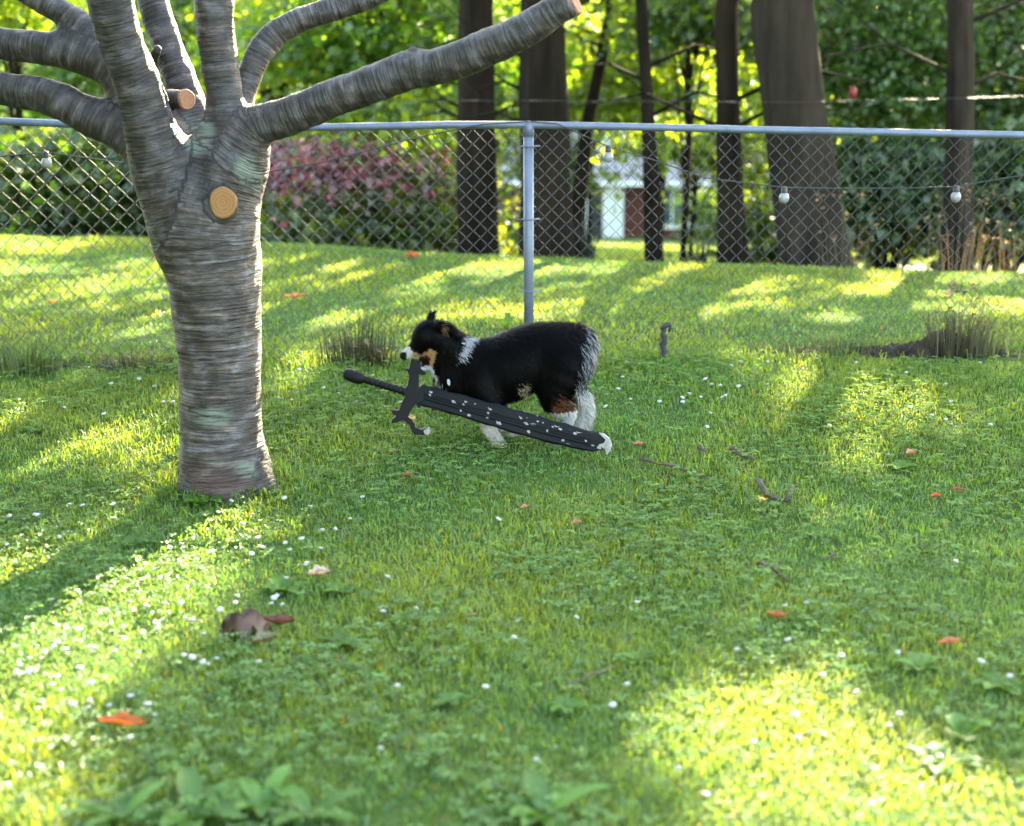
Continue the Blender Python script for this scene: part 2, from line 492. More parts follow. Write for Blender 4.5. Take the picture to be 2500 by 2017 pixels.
for lab, Y, path, bk in TALL:
    g = at(path[-1][0], path[-1][1], Y); g[2] = gz(g[0], g[1])-0.05
    pts, rads = [g], [path[-1][2]/F*Y*1.02]
    for (u, v, r) in reversed(path[:-1]):
        pts.append(at(u, v, Y)); rads.append(r/F*Y*1.02)
    top = pts[-1]; d = (pts[-1]-pts[-2]); d = d/np.linalg.norm(d)
    lean = {4: 0.50, 3: -0.10, 5: 0.44, 1: 0.16}.get(len(tall), 0.0)
    for k, h in enumerate((2.5, 5.0, 7.5)):
        pts.append(top+np.array([d[0]*0.5*h+lean*h, 0.05*h, h])); rads.append(rads[-1]*(0.82 if k < 2 else 0.45))
    root = empty('forest_tree', g, lab, 'tree', 'trees behind the fence')
    mb = MB(); trunk_tube(mb, pts, rads)
    link('trunk', mb.mesh('trunk', True), M[bk], root)
    if len(tall) in (0, 1, 2, 3, 4, 6):
        for kk in range(3):
            zz = random.uniform(0.9, 2.0)
            a = np.array([np.interp(zz, [p[2] for p in pts], [p[k] for p in pts]) for k in range(2)]+[zz])
            sd = random.choice((-1, 1)); ln = random.uniform(.6, 1.5)
            b = a+np.array([sd*ln*.5, random.uniform(-.2, .5), ln*.22]); c = a+np.array([sd*ln, random.uniform(-.2, .7), ln*.12])
            mb = MB(); mb.tube([a, b, c], [.022, .014, .004], 6)
            b2 = b+np.array([sd*ln*.35, .2, ln*.3]); mb.tube([b, b2], [.010, .003], 5)
            link('branch', mb.mesh('branch', True), M[bk], root)
    tall.append(dict(root=root, p=g, pts=pts, bark=bk, leaves=[]))

# trees further back and to the sides, whose trunks stand outside the picture or are hidden
SIDE = [(-7.5, 17.0), (-3.2, 21.5), (9.5, 19.0), (11.5, 27.0), (5.5, 26.0)]
for (x, y) in SIDE:
    g = np.array([x, y, float(gz(x, y))-0.05])
    root = empty('forest_tree', g, {0: 'tall leafy tree left of the picture beyond the fence', 1: 'tall shaded tree behind the cherry limbs at upper left',
                 2: 'tall dark tree beyond the right end of the fence', 3: 'dark tree far back at the right edge of the wood',
                 4: 'tall tree in deep shade behind the widest trunk'}[SIDE.index((x, y))], 'tree', 'trees behind the fence')
    pts = [g, g+np.array([0.1, 0, 3]), g+np.array([0.0, 0.1, 6.5]), g+np.array([0.1, 0, 9.5])]
    mb = MB(); trunk_tube(mb, pts, [0.19, 0.15, 0.12, 0.06])
    link('trunk', mb.mesh('trunk', True), M['bark_dark'], root)
    tall.append(dict(root=root, p=g, pts=pts, bark='bark_dark', leaves=[]))

# unseen trees added at the left to block the skylight from that side
for (x, y, lab) in ((-5.6, -4.2, 'unseen tree added to block skylight, left of and behind the viewer'), (-6.2, 0.4, 'unseen tree added to block skylight left of the yard, nearest the viewer'), (-6.9, 4.4, 'unseen tree added to block skylight left of the yard, level with the cherry tree'), (-7.2, 7.6, 'unseen tree added to block skylight left of the yard at the end of the fence')):
    g = np.array([x, y, float(gz(x, y))-0.05])
    root = empty('unseen_blocker_tree', g, lab, 'tree', 'unseen trees added at the left to block skylight')
    mb = MB(); trunk_tube(mb, [g, g+np.array([0, 0, 2]), g+np.array([.1, 0, 8.2])], [.20, .16, .05]); link('trunk', mb.mesh('trunk', True), M['bark_dark'], root)
    P = sprays(g+np.array([0, 0, 5.0]), (1.8, 2.2, 4.6), 330, 18, .2, .42)[0]
    P = P[~sun_gap(P) & (P[:, 0] < -3.9-0.05*np.abs(P[:, 1]))]
    link('crown', leaf_mesh('crown', P, RNG.uniform(.16, .28, len(P)), palette(len(P), (.03, .065, .012)), .4), M['leaf_shaded'], root)

# crowns: clumps of leaves 5 to 9.5 m up, thick where the lawn lies in shade
nc = 1900
gxp = RNG.uniform(-7.0, 7.0, nc); gyp = RNG.uniform(-1.5, 14.6, nc)
_k = (gyp < 8.4) | (RNG.random(nc) < 0.52)
gxp, gyp = gxp[_k], gyp[_k]; nc = len(gxp)
hh = RNG.uniform(5.0, 9.5, nc)
Cc = np.stack([gxp, gyp, np.full(nc, 0.1)], 1)+SUN*((hh-0.1)/SUN[2])[:, None]
SHADE_BOX = [(1560, 1800, 0, 150, 18.5, 90), (1960, 2520, 0, 560, 18.0, 260), (300, 640, 0, 240, 21.0, 120), (100, 330, 60, 330, 21.0, 60), (650, 1120, 330, 640, 16.5, 120), (1050, 1250, 0, 160, 17, 50), (640, 1130, 0, 240, 18.5, 170), (60, 460, 0, 330, 22.0, 170), (1250, 1900, 330, 520, 21.0, 90)]
extra = []
for (u0, u1, v0, v1, Y, n) in SHADE_BOX:
    for k in range(n):
        p = at(random.uniform(u0, u1), random.uniform(v0, v1), Y)
        h = random.uniform(5.0, 9.5)
        extra.append(p+SUN*((h-p[2])/SUN[2]))
Cc = np.concatenate([Cc, np.array(extra)])
per = 26
LV = (Cc[:, None, :]+RNG.normal(size=(len(Cc), per, 3))*np.array([0.36, 0.36, 0.2])).reshape(-1, 3)
keep = ~sun_gap(LV) & (LV[:, 2] > 3.9)
LV = LV[keep]
tp = np.array([[t['p'][0], t['p'][1]+3.5] for t in tall])
own = np.argmin((LV[:, None, 0]-tp[None, :, 0])**2+(LV[:, None, 1]-tp[None, :, 1])**2, 1)
for i, t in enumerate(tall):
    P = LV[own == i]
    if len(P) < 20:
        P = t['pts'][-1]+RNG.normal(size=(500, 3))*np.array([0.9, 0.9, 0.7])
    me = leaf_mesh('crown', P, RNG.uniform(0.14, 0.26, len(P)), palette(len(P), (0.04, 0.085, 0.012)), 0.5)
    link('crown', me, M['leaf'], t['root'])
    # limbs reach from the trunk into the crown
    tips = P[RNG.integers(0, len(P), 9)]
    for q in tips:
        z0 = random.uniform(4.0, 6.5)
        zs = [p[2] for p in t['pts']]
        a = np.array([np.interp(z0, zs, [p[k] for p in t['pts']]) for k in range(2)]+[z0])
        mid = (a+q)/2+np.array([0, 0, 0.25])
        if sun_gap(np.array([a*(1-f)+q*f+np.array([0, 0, f*(1-f)]) for f in np.linspace(0, 1, 9)])).any(): continue
        mb = MB(); mb.tube([a, mid, q], [0.05, 0.032, 0.01], 6)
        link('branch', mb.mesh('branch', True), M[t['bark']], t['root'])

# ------------------------------------------------------------------ understory trees and shrubs in view
def bush(name, label, cat, u, v, Y, w, h, base, n_spray, per=18, size=(0.09, 0.17), mat='leaf', yellow=0.15, depth=None, group=None, stem=True, up=0.42, var=0.25, wid=0.36, flat=0.09):
    c = at(u, v, Y)
    k = Y/F
    rad = np.array([w*k/2, depth or max(0.7, w*k/3), h*k/2])
    gzc = float(gz(c[0], c[1]))
    root = empty(name, (c[0], c[1], gzc), label, cat, group)
    P, S = sprays(c, rad, n_spray, per, flat, wid)
    P = P[P[:, 2] > gz(P[:, 0], P[:, 1])+0.03]
    link('crown', leaf_mesh('crown', P, RNG.uniform(*size, len(P)), palette(len(P), base, var, yellow), up), M[mat], root)
    mb = MB()
    r0 = 0.03+0.012*rad[0]
    g0 = np.array([c[0], c[1], gzc-0.05])
    top = np.array([c[0], c[1], c[2]+rad[2]*0.7])
    if stem: mb.tube([g0, (g0+top)/2+np.array([0.05, 0, 0]), top], [r0, r0*0.8, r0*0.3], 8)
    for q in S[RNG.integers(0, len(S), 14)]:
        a = g0+(top-g0)*random.uniform(0.25, 0.8) if stem else g0
        mb.tube([a, (a+q)/2+np.array([0, 0, 0.08]), q], [0.016, 0.011, 0.004], 5)
    link('trunk' if stem else 'stems', mb.mesh('trunk', True), M['bark_dark'], root)
    return root

G1 = (0.028, 0.080, 0.007); G2 = (0.056, 0.112, 0.009); G3 = (0.015, 0.046, 0.006); G4 = (0.016, 0.048, 0.010)  # light painted into the greens: lighter for sunlit foliage, darker for shaded
U = 'understory trees beyond the fence'
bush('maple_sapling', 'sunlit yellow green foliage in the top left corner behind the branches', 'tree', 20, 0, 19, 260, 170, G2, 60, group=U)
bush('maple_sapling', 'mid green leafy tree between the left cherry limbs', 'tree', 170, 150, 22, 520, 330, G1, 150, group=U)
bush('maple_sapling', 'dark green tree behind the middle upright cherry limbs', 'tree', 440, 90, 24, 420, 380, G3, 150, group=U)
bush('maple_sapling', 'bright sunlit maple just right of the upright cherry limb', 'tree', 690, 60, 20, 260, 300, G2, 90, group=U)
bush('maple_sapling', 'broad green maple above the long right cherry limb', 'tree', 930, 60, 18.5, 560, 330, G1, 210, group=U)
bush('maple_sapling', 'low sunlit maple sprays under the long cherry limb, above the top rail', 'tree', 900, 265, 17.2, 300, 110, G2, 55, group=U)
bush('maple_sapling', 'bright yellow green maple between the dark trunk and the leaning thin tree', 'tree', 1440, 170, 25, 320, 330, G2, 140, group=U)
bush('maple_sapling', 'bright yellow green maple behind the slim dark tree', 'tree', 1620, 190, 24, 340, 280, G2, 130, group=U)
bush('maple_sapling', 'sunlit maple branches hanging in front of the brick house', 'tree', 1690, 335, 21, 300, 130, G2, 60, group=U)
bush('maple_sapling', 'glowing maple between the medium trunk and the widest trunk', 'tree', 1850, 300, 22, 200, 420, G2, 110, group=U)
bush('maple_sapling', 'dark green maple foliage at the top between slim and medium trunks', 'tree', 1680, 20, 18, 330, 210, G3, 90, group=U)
bush('maple_sapling', 'shaded green maple right of the widest trunk', 'tree', 2150, 120, 19, 480, 420, G1, 340, group=U, mat='leaf_shaded', size=(.07, .13))
bush('maple_sapling', 'dark shaded foliage in the upper right corner', 'tree', 2460, 150, 19.5, 330, 480, G3, 260, group=U, mat='leaf_shaded', size=(.07, .13))
bush('maple_sapling', 'green tree standing behind the thick trunk left of the post', 'tree', 1180, 150, 23, 300, 380, G1, 120, group=U)
H = 'shrubs along the far side of the fence'
bush('shrub', 'dark green shrub behind the fence at the left edge', 'shrub', 60, 450, 17, 300, 300, G3, 150, group=H, stem=False)
bush('shrub', 'dark green shrub behind the fence just left of the cherry trunk', 'shrub', 300, 430, 17.5, 330, 320, G4, 170, group=H, stem=False)
bush('red_maple', 'dusky red leaved Japanese maple behind the fence right of the cherry trunk', 'tree', 820, 395, 16.2, 400, 130, (0.13, 0.036, 0.060), 85, mat='red_leaf', yellow=0.16, size=(0.05, 0.10), var=0.45)
bush('shrub', 'low dark undergrowth shrub under the red maple', 'shrub', 760, 560, 16.2, 330, 190, G3, 120, group=H, stem=False, yellow=0.3)
bush('shrub', 'dark leafy shrub left of the thick trunk by the post', 'shrub', 1030, 500, 16.6, 260, 300, G3, 130, group=H, stem=False, yellow=0.35)
bush('shrub', 'green shrub behind the thick trunk right of the post', 'shrub', 1350, 400, 24, 150, 180, G4, 50, group=H)
bush('shrub', 'small green shrub beside the house window', 'shrub', 1735, 505, 48, 110, 110, G1, 60, group=H, stem=False, per=20)
bush('shrub', 'dark green shrub right of the widest trunk behind the mesh', 'shrub', 2190, 430, 17.5, 400, 220, G4, 170, group=H, stem=False, mat='leaf_shaded')
bush('shrub', 'dark green shrub behind the mesh at the right edge', 'shrub', 2480, 410, 17.5, 280, 260, G3, 120, group=H, stem=False, mat='leaf_shaded')
bush('shrub', 'low mixed brush with yellow leaves near the right edge', 'shrub', 2400, 545, 19, 330, 90, G3, 80, group=H, stem=False, yellow=0.5)
bush('shrub', 'low dark brush at the foot of the widest trunk', 'shrub', 1890, 560, 20, 170, 170, G3, 70, group=H, stem=False)
bush('shrub', 'low brush with dry yellow leaves between the two right trunks', 'shrub', 2160, 550, 18.5, 230, 80, G3, 60, group=H, stem=False, yellow=0.6)

# unseen trees added near the house so that their crowns shade its lawn
for (x, y, lab) in ((1.05, 45.0, 'unseen tree added to shade the house lawn, behind the dark trunk by the post'), (6.15, 46.0, 'unseen tree added to shade the house lawn, behind the medium trunk'), (8.3, 43.0, 'unseen tree added to shade the house lawn, behind the widest trunk')):
    g = np.array([x, y, float(gz(x, y))-.05])
    root = empty('forest_tree', g, lab, 'tree', 'trees behind the fence')
    mb = MB(); trunk_tube(mb, [g, g+np.array([0, 0, 6]), g+np.array([.1, 0, 14.5])], [.22, .18, .06]); link('trunk', mb.mesh('trunk', True), M['bark_dark'], root)
    P = sprays(np.array([x, y, 7.5]), (3.4, 3.0, 3.6), 260, 16, .2, .6)[0]
    link('crown', leaf_mesh('crown', P, RNG.uniform(.25, .45, len(P)), palette(len(P), (.03, .07, .012)), .4), M['leaf'], root)

# the wood in the distance reads as one mass
P = np.stack([RNG.uniform(-45, 45, 52000), RNG.uniform(64, 90, 52000), np.zeros(52000)], 1)
hgt = 14+2.5*wob(P[:, 0]*0.25, P[:, 1]*0.2, 1.0, 3.0)
P[:, 2] = gz(P[:, 0], P[:, 1])+RNG.random(52000)**0.8*hgt
o = link('distant_woods', leaf_mesh('distant_woods', P, RNG.uniform(0.5, 1.1, len(P)), palette(len(P), (0.016, 0.042, 0.007), 0.4, 0.2), 0.45), M['leaf_shaded'])  # leaf colour darkened to stand in for the wood's deep shade
tag(o, 'dark mass of woodland closing the view behind the house', 'woods', kind='stuff')
P2 = np.stack([RNG.uniform(-26, 26, 9000), RNG.uniform(36, 46, 9000), np.zeros(9000)], 1)
gap = (P2[:, 0] > -1.0) & (P2[:, 0] < 9.5)
P2 = P2[~gap]
P2[:, 2] = gz(P2[:, 0], P2[:, 1])+RNG.random(len(P2))*(6.5+1.5*wob(P2[:, 0]*0.3, P2[:, 1]*0.3))
o = link('thicket', leaf_mesh('thicket', P2, RNG.uniform(0.3, 0.6, len(P2)), palette(len(P2), (0.024, 0.062, 0.010), 0.4, 0.2), 0.45), M['leaf_shaded'])  # thicket leaves darkened too, in place of real shade
tag(o, 'dense thicket of mixed saplings in the middle distance beyond the fence', 'woods', kind='stuff')

# ------------------------------------------------------------------ the house down the slope
def house():
    Y = 55.0
    k = Y/F
    g = at(1560, 578, Y)
    zb = float(gz(g[0], Y))-0.1
    root = empty('brick_house', (g[0], Y, zb), 'red brick house with white porch columns and grey roof down the slope', 'house')
    z_eave = at(1600, 436, Y)[2]
    x0, x1 = at(1250, 500, Y)[0], at(2010, 500, Y)[0]
    brick = mat_noise('red_brick', (0.09, 0.028, 0.02), (0.14, 0.048, 0.034), 3, 0.9, 0, 0.3)
    roofm = mat_noise('grey_shingle', (0.16, 0.15, 0.16), (0.26, 0.25, 0.26), 5, 0.9, 0, 0.4)
    white = mat_noise('white_paint', (0.72, 0.72, 0.72), (0.8, 0.8, 0.8), 3, 0.5, 0, 0)
    glass = mat_noise('dark_glass', (0.03, 0.06, 0.09), (0.06, 0.10, 0.14), 2, 0.1, 0, 0)
    dark = mat_noise('door_paint', (0.03, 0.035, 0.04), (0.05, 0.055, 0.06), 3, 0.5, 0, 0)
    def bx(name, a, b, m, par=root):
        mb = MB(); mb.box(a, b); return link(name, mb.mesh(name, bevel=0.01, seg=1), m, par)
    bx('wall', (x0, Y+0.3, zb), (x1, Y+8, z_eave), brick)
    mb = MB()
    zr = at(1600, 190, Y+4)[2]
    mb.add([(x0-0.5, Y-0.5, z_eave-0.05), (x1+0.5, Y-0.5, z_eave-0.05), (x1-1.5, Y+4, zr), (x0+1.5, Y+4, zr), (x0-0.5, Y+8.5, z_eave-0.05), (x1+0.5, Y+8.5, z_eave-0.05)],
           [(0, 1, 2, 3), (5, 4, 3, 2), (1, 5, 2), (4, 0, 3), (0, 4, 5, 1)])
    link('roof', mb.mesh('roof'), roofm, root)
    bx('fascia', (x0-0.5, Y-0.53, z_eave-0.22), (x1+0.5, Y-0.502, z_eave-0.06), white)
    def ux(u): return at(u, 500, Y)[0]
    def vz(v): return at(1600, v, Y)[2]
    for (a, b) in ((1400, 1440), (1472, 1522)):
        bx('column', (ux(a), Y-0.1, zb), (ux(b), Y+0.28, z_eave-0.24), white)
    d = bx('door', (ux(1446), Y+0.18, zb), (ux(1468), Y+0.29, vz(455)), dark)
    bx('step', (ux(1340), Y-1.1, zb-0.1), (ux(1530), Y-0.11, zb+0.16), white)
    for (a, b) in ((1600, 1690), (1696, 1770)):
        fr = MB()
        xa, xb, za, zt = ux(a), ux(b), vz(560), vz(458)
        t = 0.11
        fr.box((xa, Y+0.16, za), (xa+t, Y+0.29, zt)); fr.box((xb-t*2, Y+0.16, za), (xb, Y+0.29, zt))
        fr.box((xa+t, Y+0.16, za), (xb-t*2, Y+0.29, za+t)); fr.box((xa+t, Y+0.16, zt-t), (xb-t*2, Y+0.29, zt))
        fr.box(((xa+xb)/2-0.06, Y+0.17, za+t), ((xa+xb)/2, Y+0.28, zt-t))
        f = link('window', fr.mesh('window'), white, root)
        p = MB(); p.box((xa+t, Y+0.22, za+t), (xb-2*t, Y+0.27, zt-t))
        po = link('pane', p.mesh('pane'), glass)
        po.parent = f
        po.matrix_parent_inverse = Matrix.Translation(-Vector(root.location)) if False else Matrix.Identity(4)
house()

# ------------------------------------------------------------------ chain link fence
RAILPTS = [(-420, 292), (0, 296), (163, 303), (480, 309), (790, 311), (1100, 305), (1288, 305), (1510, 309), (1900, 318), (2200, 324), (2500, 330), (2900, 339)]
def fy(u): return 8.0+0.15*(u/2500.0)
def rail_v(u): return float(np.interp(u, [p[0] for p in RAILPTS], [p[1] for p in RAILPTS]))
p0 = at(1290, 300, fy(1290)); p0[2] = gz(p0[0], p0[1])
fence = empty('chain_link_fence', p0, 'galvanised chain link fence crossing the yard behind the dog', 'fence')
mb = MB(); mb.tube([at(u, v, fy(u)) for (u, v) in RAILPTS], 0.0185, 12)
link('top_rail', mb.mesh('top_rail', True), M['galv'], fence)
for (u, vt) in ((-160, 290), (1290, 300), (2745, 328)):
    mb = MB()
    a = at(u, vt+8, fy(u)); b = a.copy(); b[2] = float(gz(b[0], b[1]))-0.08; b[0] += 0.006
    mb.tube([b, a], 0.0255, 16)
    post = link('post', mb.mesh('post', True), M['galv'], fence)
    mb = MB(); mb.tube([a+np.array([0, 0, -0.05]), a+np.array([0, 0, -0.002]), a+np.array([0, 0, 0.018]), a+np.array([0, 0, 0.026])], [0.0285, 0.0285, 0.022, 0.009], 14)
    link('post_cap', mb.mesh('post_cap', True), M['galv'], fence)
    for vv in (357, 535, 710):
        c = at(u, vv, fy(u))
        mb = MB()
        ring = [c+np.array([0.030*math.cos(t), 0.030*math.sin(t), 0.003*math.sin(2*t)]) for t in np.linspace(0.2, 5.9, 14)]
        ring = [c+np.array([0.055, 0.03, 0.0])]+ring+[c+np.array([0.055, -0.012, 0.004])]
        mb.tube(ring, 0.0026, 6)
        mb.tube([c+np.array([-0.06, -0.029, 0]), c+np.array([0.06, -0.029, 0.002])], 0.0026, 6)
        link('tie_wire', mb.mesh('tie_wire', True), M['galv'], fence)
zbot = 0.17
def wire_mesh(w, phase, height, rad):
    n = int(height/w)
    pts = []
    for i in range(n+1):
        s = (i+phase) % 2
        x = w if s else 0.0
        pts.append(np.array([x, 0.0045 if s else -0.0045, i*w]))
    P = []
    for i in range(len(pts)-1):   # rounded knuckles
        a, b = pts[i], pts[i+1]
        P += [a+(b-a)*0.10, a+(b-a)*0.90]
    P = [pts[0]]+P+[pts[-1]]
    mb = MB(); mb.tube(P, rad, 5)
    return mb.mesh('wire', True)
def panel(u0, u1, w, mat, rad):
    xa, xb = at(u0, 600, fy(u0))[0], at(u1, 600, fy(u1))[0]
    hgt = 1.24
    meshes = [wire_mesh(w, 0, hgt, rad), wire_mesh(w, 1, hgt, rad)]
    n = int((xb-xa)/w)
    for i in range(n):
        x = xa+i*w
        u = 1250+F*x/(8.2)
        Y = fy(u)
        zt = at(u, rail_v(u), Y)[2]
        o = link('wire', meshes[i % 2], mat, fence)
        o.location = (x+random.uniform(-.001, .001), Y+0.012+random.uniform(-.001, .001), zt-hgt+0.03+random.uniform(-.0015, .0015))
        o.rotation_euler = (random.uniform(-.003, .003), random.uniform(-.0015, .0015), 0)
panel(-420, 470, 0.0435, M['wire_warm'], 0.0022)
panel(470, 2900, 0.0360, M['wire'], 0.0017)

# string of festoon lights hung on the fence
def sl(u, v): return at(u, v, fy(u)-0.035)
cable = [(-420, 380), (-150, 395), (112, 372), (330, 402), (650, 421), (790, 396), (1000, 340), (1180, 303), (1290, 297), (1360, 302), (1440, 338), (1485, 358), (1600, 392), (1720, 434), (1830, 448), (1915, 458), (2040, 460), (2200, 460), (2335, 456), (2440, 437), (2560, 420), (2900, 400)]
g = sl(1485, 358)
lights = empty('string_lights', g, 'black cable of outdoor string lights with white bulbs draped along the fence', 'string lights')
cc = []
for i in range(len(cable)-1):
    for t in np.linspace(0, 1, 5)[:-1]:
        a, b = cable[i], cable[i+1]
        cc.append(sl(a[0]+(b[0]-a[0])*t, a[1]+(b[1]-a[1])*t))
mb = MB(); mb.tube(cc, 0.0032, 6); link('cable', mb.mesh('cable', True), M['black_rubber'], lights)
for (u, v) in ((112, 372), (1485, 358), (1915, 458), (2335, 456)):
    c = sl(u, v)
    mb = MB(); mb.tube([c+np.array([0, 0, d]) for d in (0.006, 0.0, -0.022, -0.026)], [0.008, 0.014, 0.016, 0.016], 10)
    so = link('socket', mb.mesh('socket', True), M['black_rubber'], lights)
    mb = MB(); mb.tube([c+np.array([0, 0, d]) for d in (-0.0262, -0.036, -0.05, -0.066, -0.076, -0.08)], [0.014, 0.022, 0.026, 0.023, 0.014, 0.004], 14)
    link('bulb', mb.mesh('bulb', True), M['white_glass'], lights)
# thin wire strung between the trees behind the fence
mb = MB(); mb.tube([at(u, v, 13.6) for (u, v) in ((-300, 226), (190, 231), (700, 248), (1170, 246), (1340, 246), (1950, 250), (2340, 240), (2700, 230))], 0.003, 6)
o = link('clothes_line', mb.mesh('clothes_line', True), M['black_rubber']); tag(o, 'thin dark line strung between the trunks above the fence rail', 'line')
p = at(2082, 226, 17.0)
fd = empty('hanging_ornament', p, 'small red ornament hanging in the green leaves right of the widest trunk', 'ornament')
redm = mat_noise('red_plastic', (0.12, 0.008, 0.012), (0.18, 0.012, 0.018), 10, 0.4, 0, 0)
mb = MB(); mb.tube([p+np.array([0, 0, d]) for d in (0.07, 0.05, 0.0, -0.05, -0.07)], [0.015, 0.035, 0.042, 0.035, 0.012], 12); link('body', mb.mesh('body', True), redm, fd)
mb = MB(); mb.tube([p+np.array([0, 0, 0.07]), p+np.array([0.01, 0, 0.5])], 0.004, 5); link('cord', mb.mesh('cord', True), M['black_rubber'], fd)

# ------------------------------------------------------------------ smooth solids: distance fields and surface nets
def surface_nets(Fd, org, h):
    ins = Fd < 0
    def cor(a, i, j, k):
        return a[i:a.shape[0]-1+i, j:a.shape[1]-1+j, k:a.shape[2]-1+k]
    CS = [(i, j, k) for i in (0, 1) for j in (0, 1) for k in (0, 1)]
    anyi = np.zeros(tuple(s-1 for s in Fd.shape), bool); alli = ~anyi
    for c in CS:
        q = cor(ins, *c); anyi |= q; alli &= q
    act = np.argwhere(anyi & ~alli)
    vid = np.full(anyi.shape, -1, np.int32)
    vid[act[:, 0], act[:, 1], act[:, 2]] = np.arange(len(act))
    vals = np.stack([Fd[act[:, 0]+c[0], act[:, 1]+c[1], act[:, 2]+c[2]] for c in CS], 1)
    acc = np.zeros((len(act), 3)); cnt = np.zeros(len(act))
    for a in range(8):
        for b in range(a+1, 8):
            ca, cb = np.array(CS[a]), np.array(CS[b])
            if np.abs(ca-cb).sum() != 1: continue
            va, vb = vals[:, a], vals[:, b]
            x = (va < 0) != (vb < 0)
            t = np.where(x, va/np.where(x, va-vb, 1), 0)
            acc += np.where(x[:, None], ca+(cb-ca)*t[:, None], 0); cnt += x
    V = (act+acc/cnt[:, None])*h+np.array(org)
    Q = []
    for ax in range(3):
        a = [slice(None)]*3; b = [slice(None)]*3
        a[ax] = slice(0, -1); b[ax] = slice(1, None)
        A, B = ins[tuple(a)], ins[tuple(b)]
        e = np.argwhere(A != B)
        o1, o2 = [(1, 2), (2, 0), (0, 1)][ax]
        ok = (e[:, o1] > 0) & (e[:, o2] > 0) & (e[:, o1] < Fd.shape[o1]-1) & (e[:, o2] < Fd.shape[o2]-1)
        e = e[ok]
        fl = A[e[:, 0], e[:, 1], e[:, 2]]
        c = []
        for (d1, d2) in ((-1, -1), (0, -1), (0, 0), (-1, 0)):
            q = e.copy(); q[:, o1] += d1; q[:, o2] += d2
            c.append(vid[q[:, 0], q[:, 1], q[:, 2]])
        q = np.stack(c, 1)
        q[~fl] = q[~fl][:, ::-1]
        Q.append(q)
    return V, np.concatenate(Q)

def smin(a, b, k):
    h = np.clip(k-np.abs(a-b), 0, None)/k
    return np.minimum(a, b)-h*h*k*0.25

def smooth_chain(pts, sub=4):
    """Catmull-Rom through rows of numbers"""
    P = np.array(pts, float)
    if len(P) < 3: return P
    E = np.concatenate([[2*P[0]-P[1]], P, [2*P[-1]-P[-2]]])
    out = []
    for i in range(len(P)-1):
        p0, p1, p2, p3 = E[i:i+4]
        for t in np.arange(sub)/sub:
            out.append(0.5*(2*p1+(p2-p0)*t+(2*p0-5*p1+4*p2-p3)*t*t+(3*p1-p0-3*p2+p3)*t**3))
    return np.array(out+[P[-1]])

def caps_field(chains, lo, hi, h, ysq=1.0, yc=0.0):
    """chains: (k, [(p, q, rp, rq)]). plain union along a chain, smooth union between chains"""
    n = np.ceil((np.array(hi)-np.array(lo))/h).astype(int)+1
    Fd = np.full(n, 10.0, np.float32)
    ax = [lo[i]+h*np.arange(n[i]) for i in range(3)]
    for (k, caps) in chains:
        Ch = np.full(n, 10.0, np.float32)
        for (p, q, rp, rq) in caps:
            p, q = np.array(p, float), np.array(q, float)
            m = max(rp, rq)+k+3*h
            sl_ = []
            for i in range(3):
                a = int(max(0, math.floor((min(p[i], q[i])-m-lo[i])/h))); b = int(min(n[i], math.ceil((max(p[i], q[i])+m-lo[i])/h)+1))
                sl_.append(slice(a, max(a, b)))
            X = ax[0][sl_[0]][:, None, None]; Y = ax[1][sl_[1]][None, :, None]; Z = ax[2][sl_[2]][None, None, :]
            if X.size == 0 or Y.size == 0 or Z.size == 0: continue
            d = q-p
            dy = d[1]/ysq
            L2 = d[0]**2+dy**2+d[2]**2+1e-9
            px, py, pz = X-p[0], (Y-p[1])/ysq, Z-p[2]
            t = np.clip((px*d[0]+py*dy+pz*d[2])/L2, 0, 1)
            sd = np.sqrt((px-t*d[0])**2+(py-t*dy)**2+(pz-t*d[2])**2)-(rp+(rq-rp)*t)
            sub = Ch[sl_[0], sl_[1], sl_[2]]
            Ch[sl_[0], sl_[1], sl_[2]] = np.minimum(sub, sd.astype(np.float32))
        Fd = smin(Fd, Ch, k)
    return Fd, np.array(lo)

def vnormals(V, Q):
    nrm = np.zeros_like(V)
    fn = np.cross(V[Q[:, 2]]-V[Q[:, 0]], V[Q[:, 3]]-V[Q[:, 1]])
    for i in range(4): np.add.at(nrm, Q[:, i], fn)
    return nrm/(np.linalg.norm(nrm, axis=1)[:, None]+1e-12)

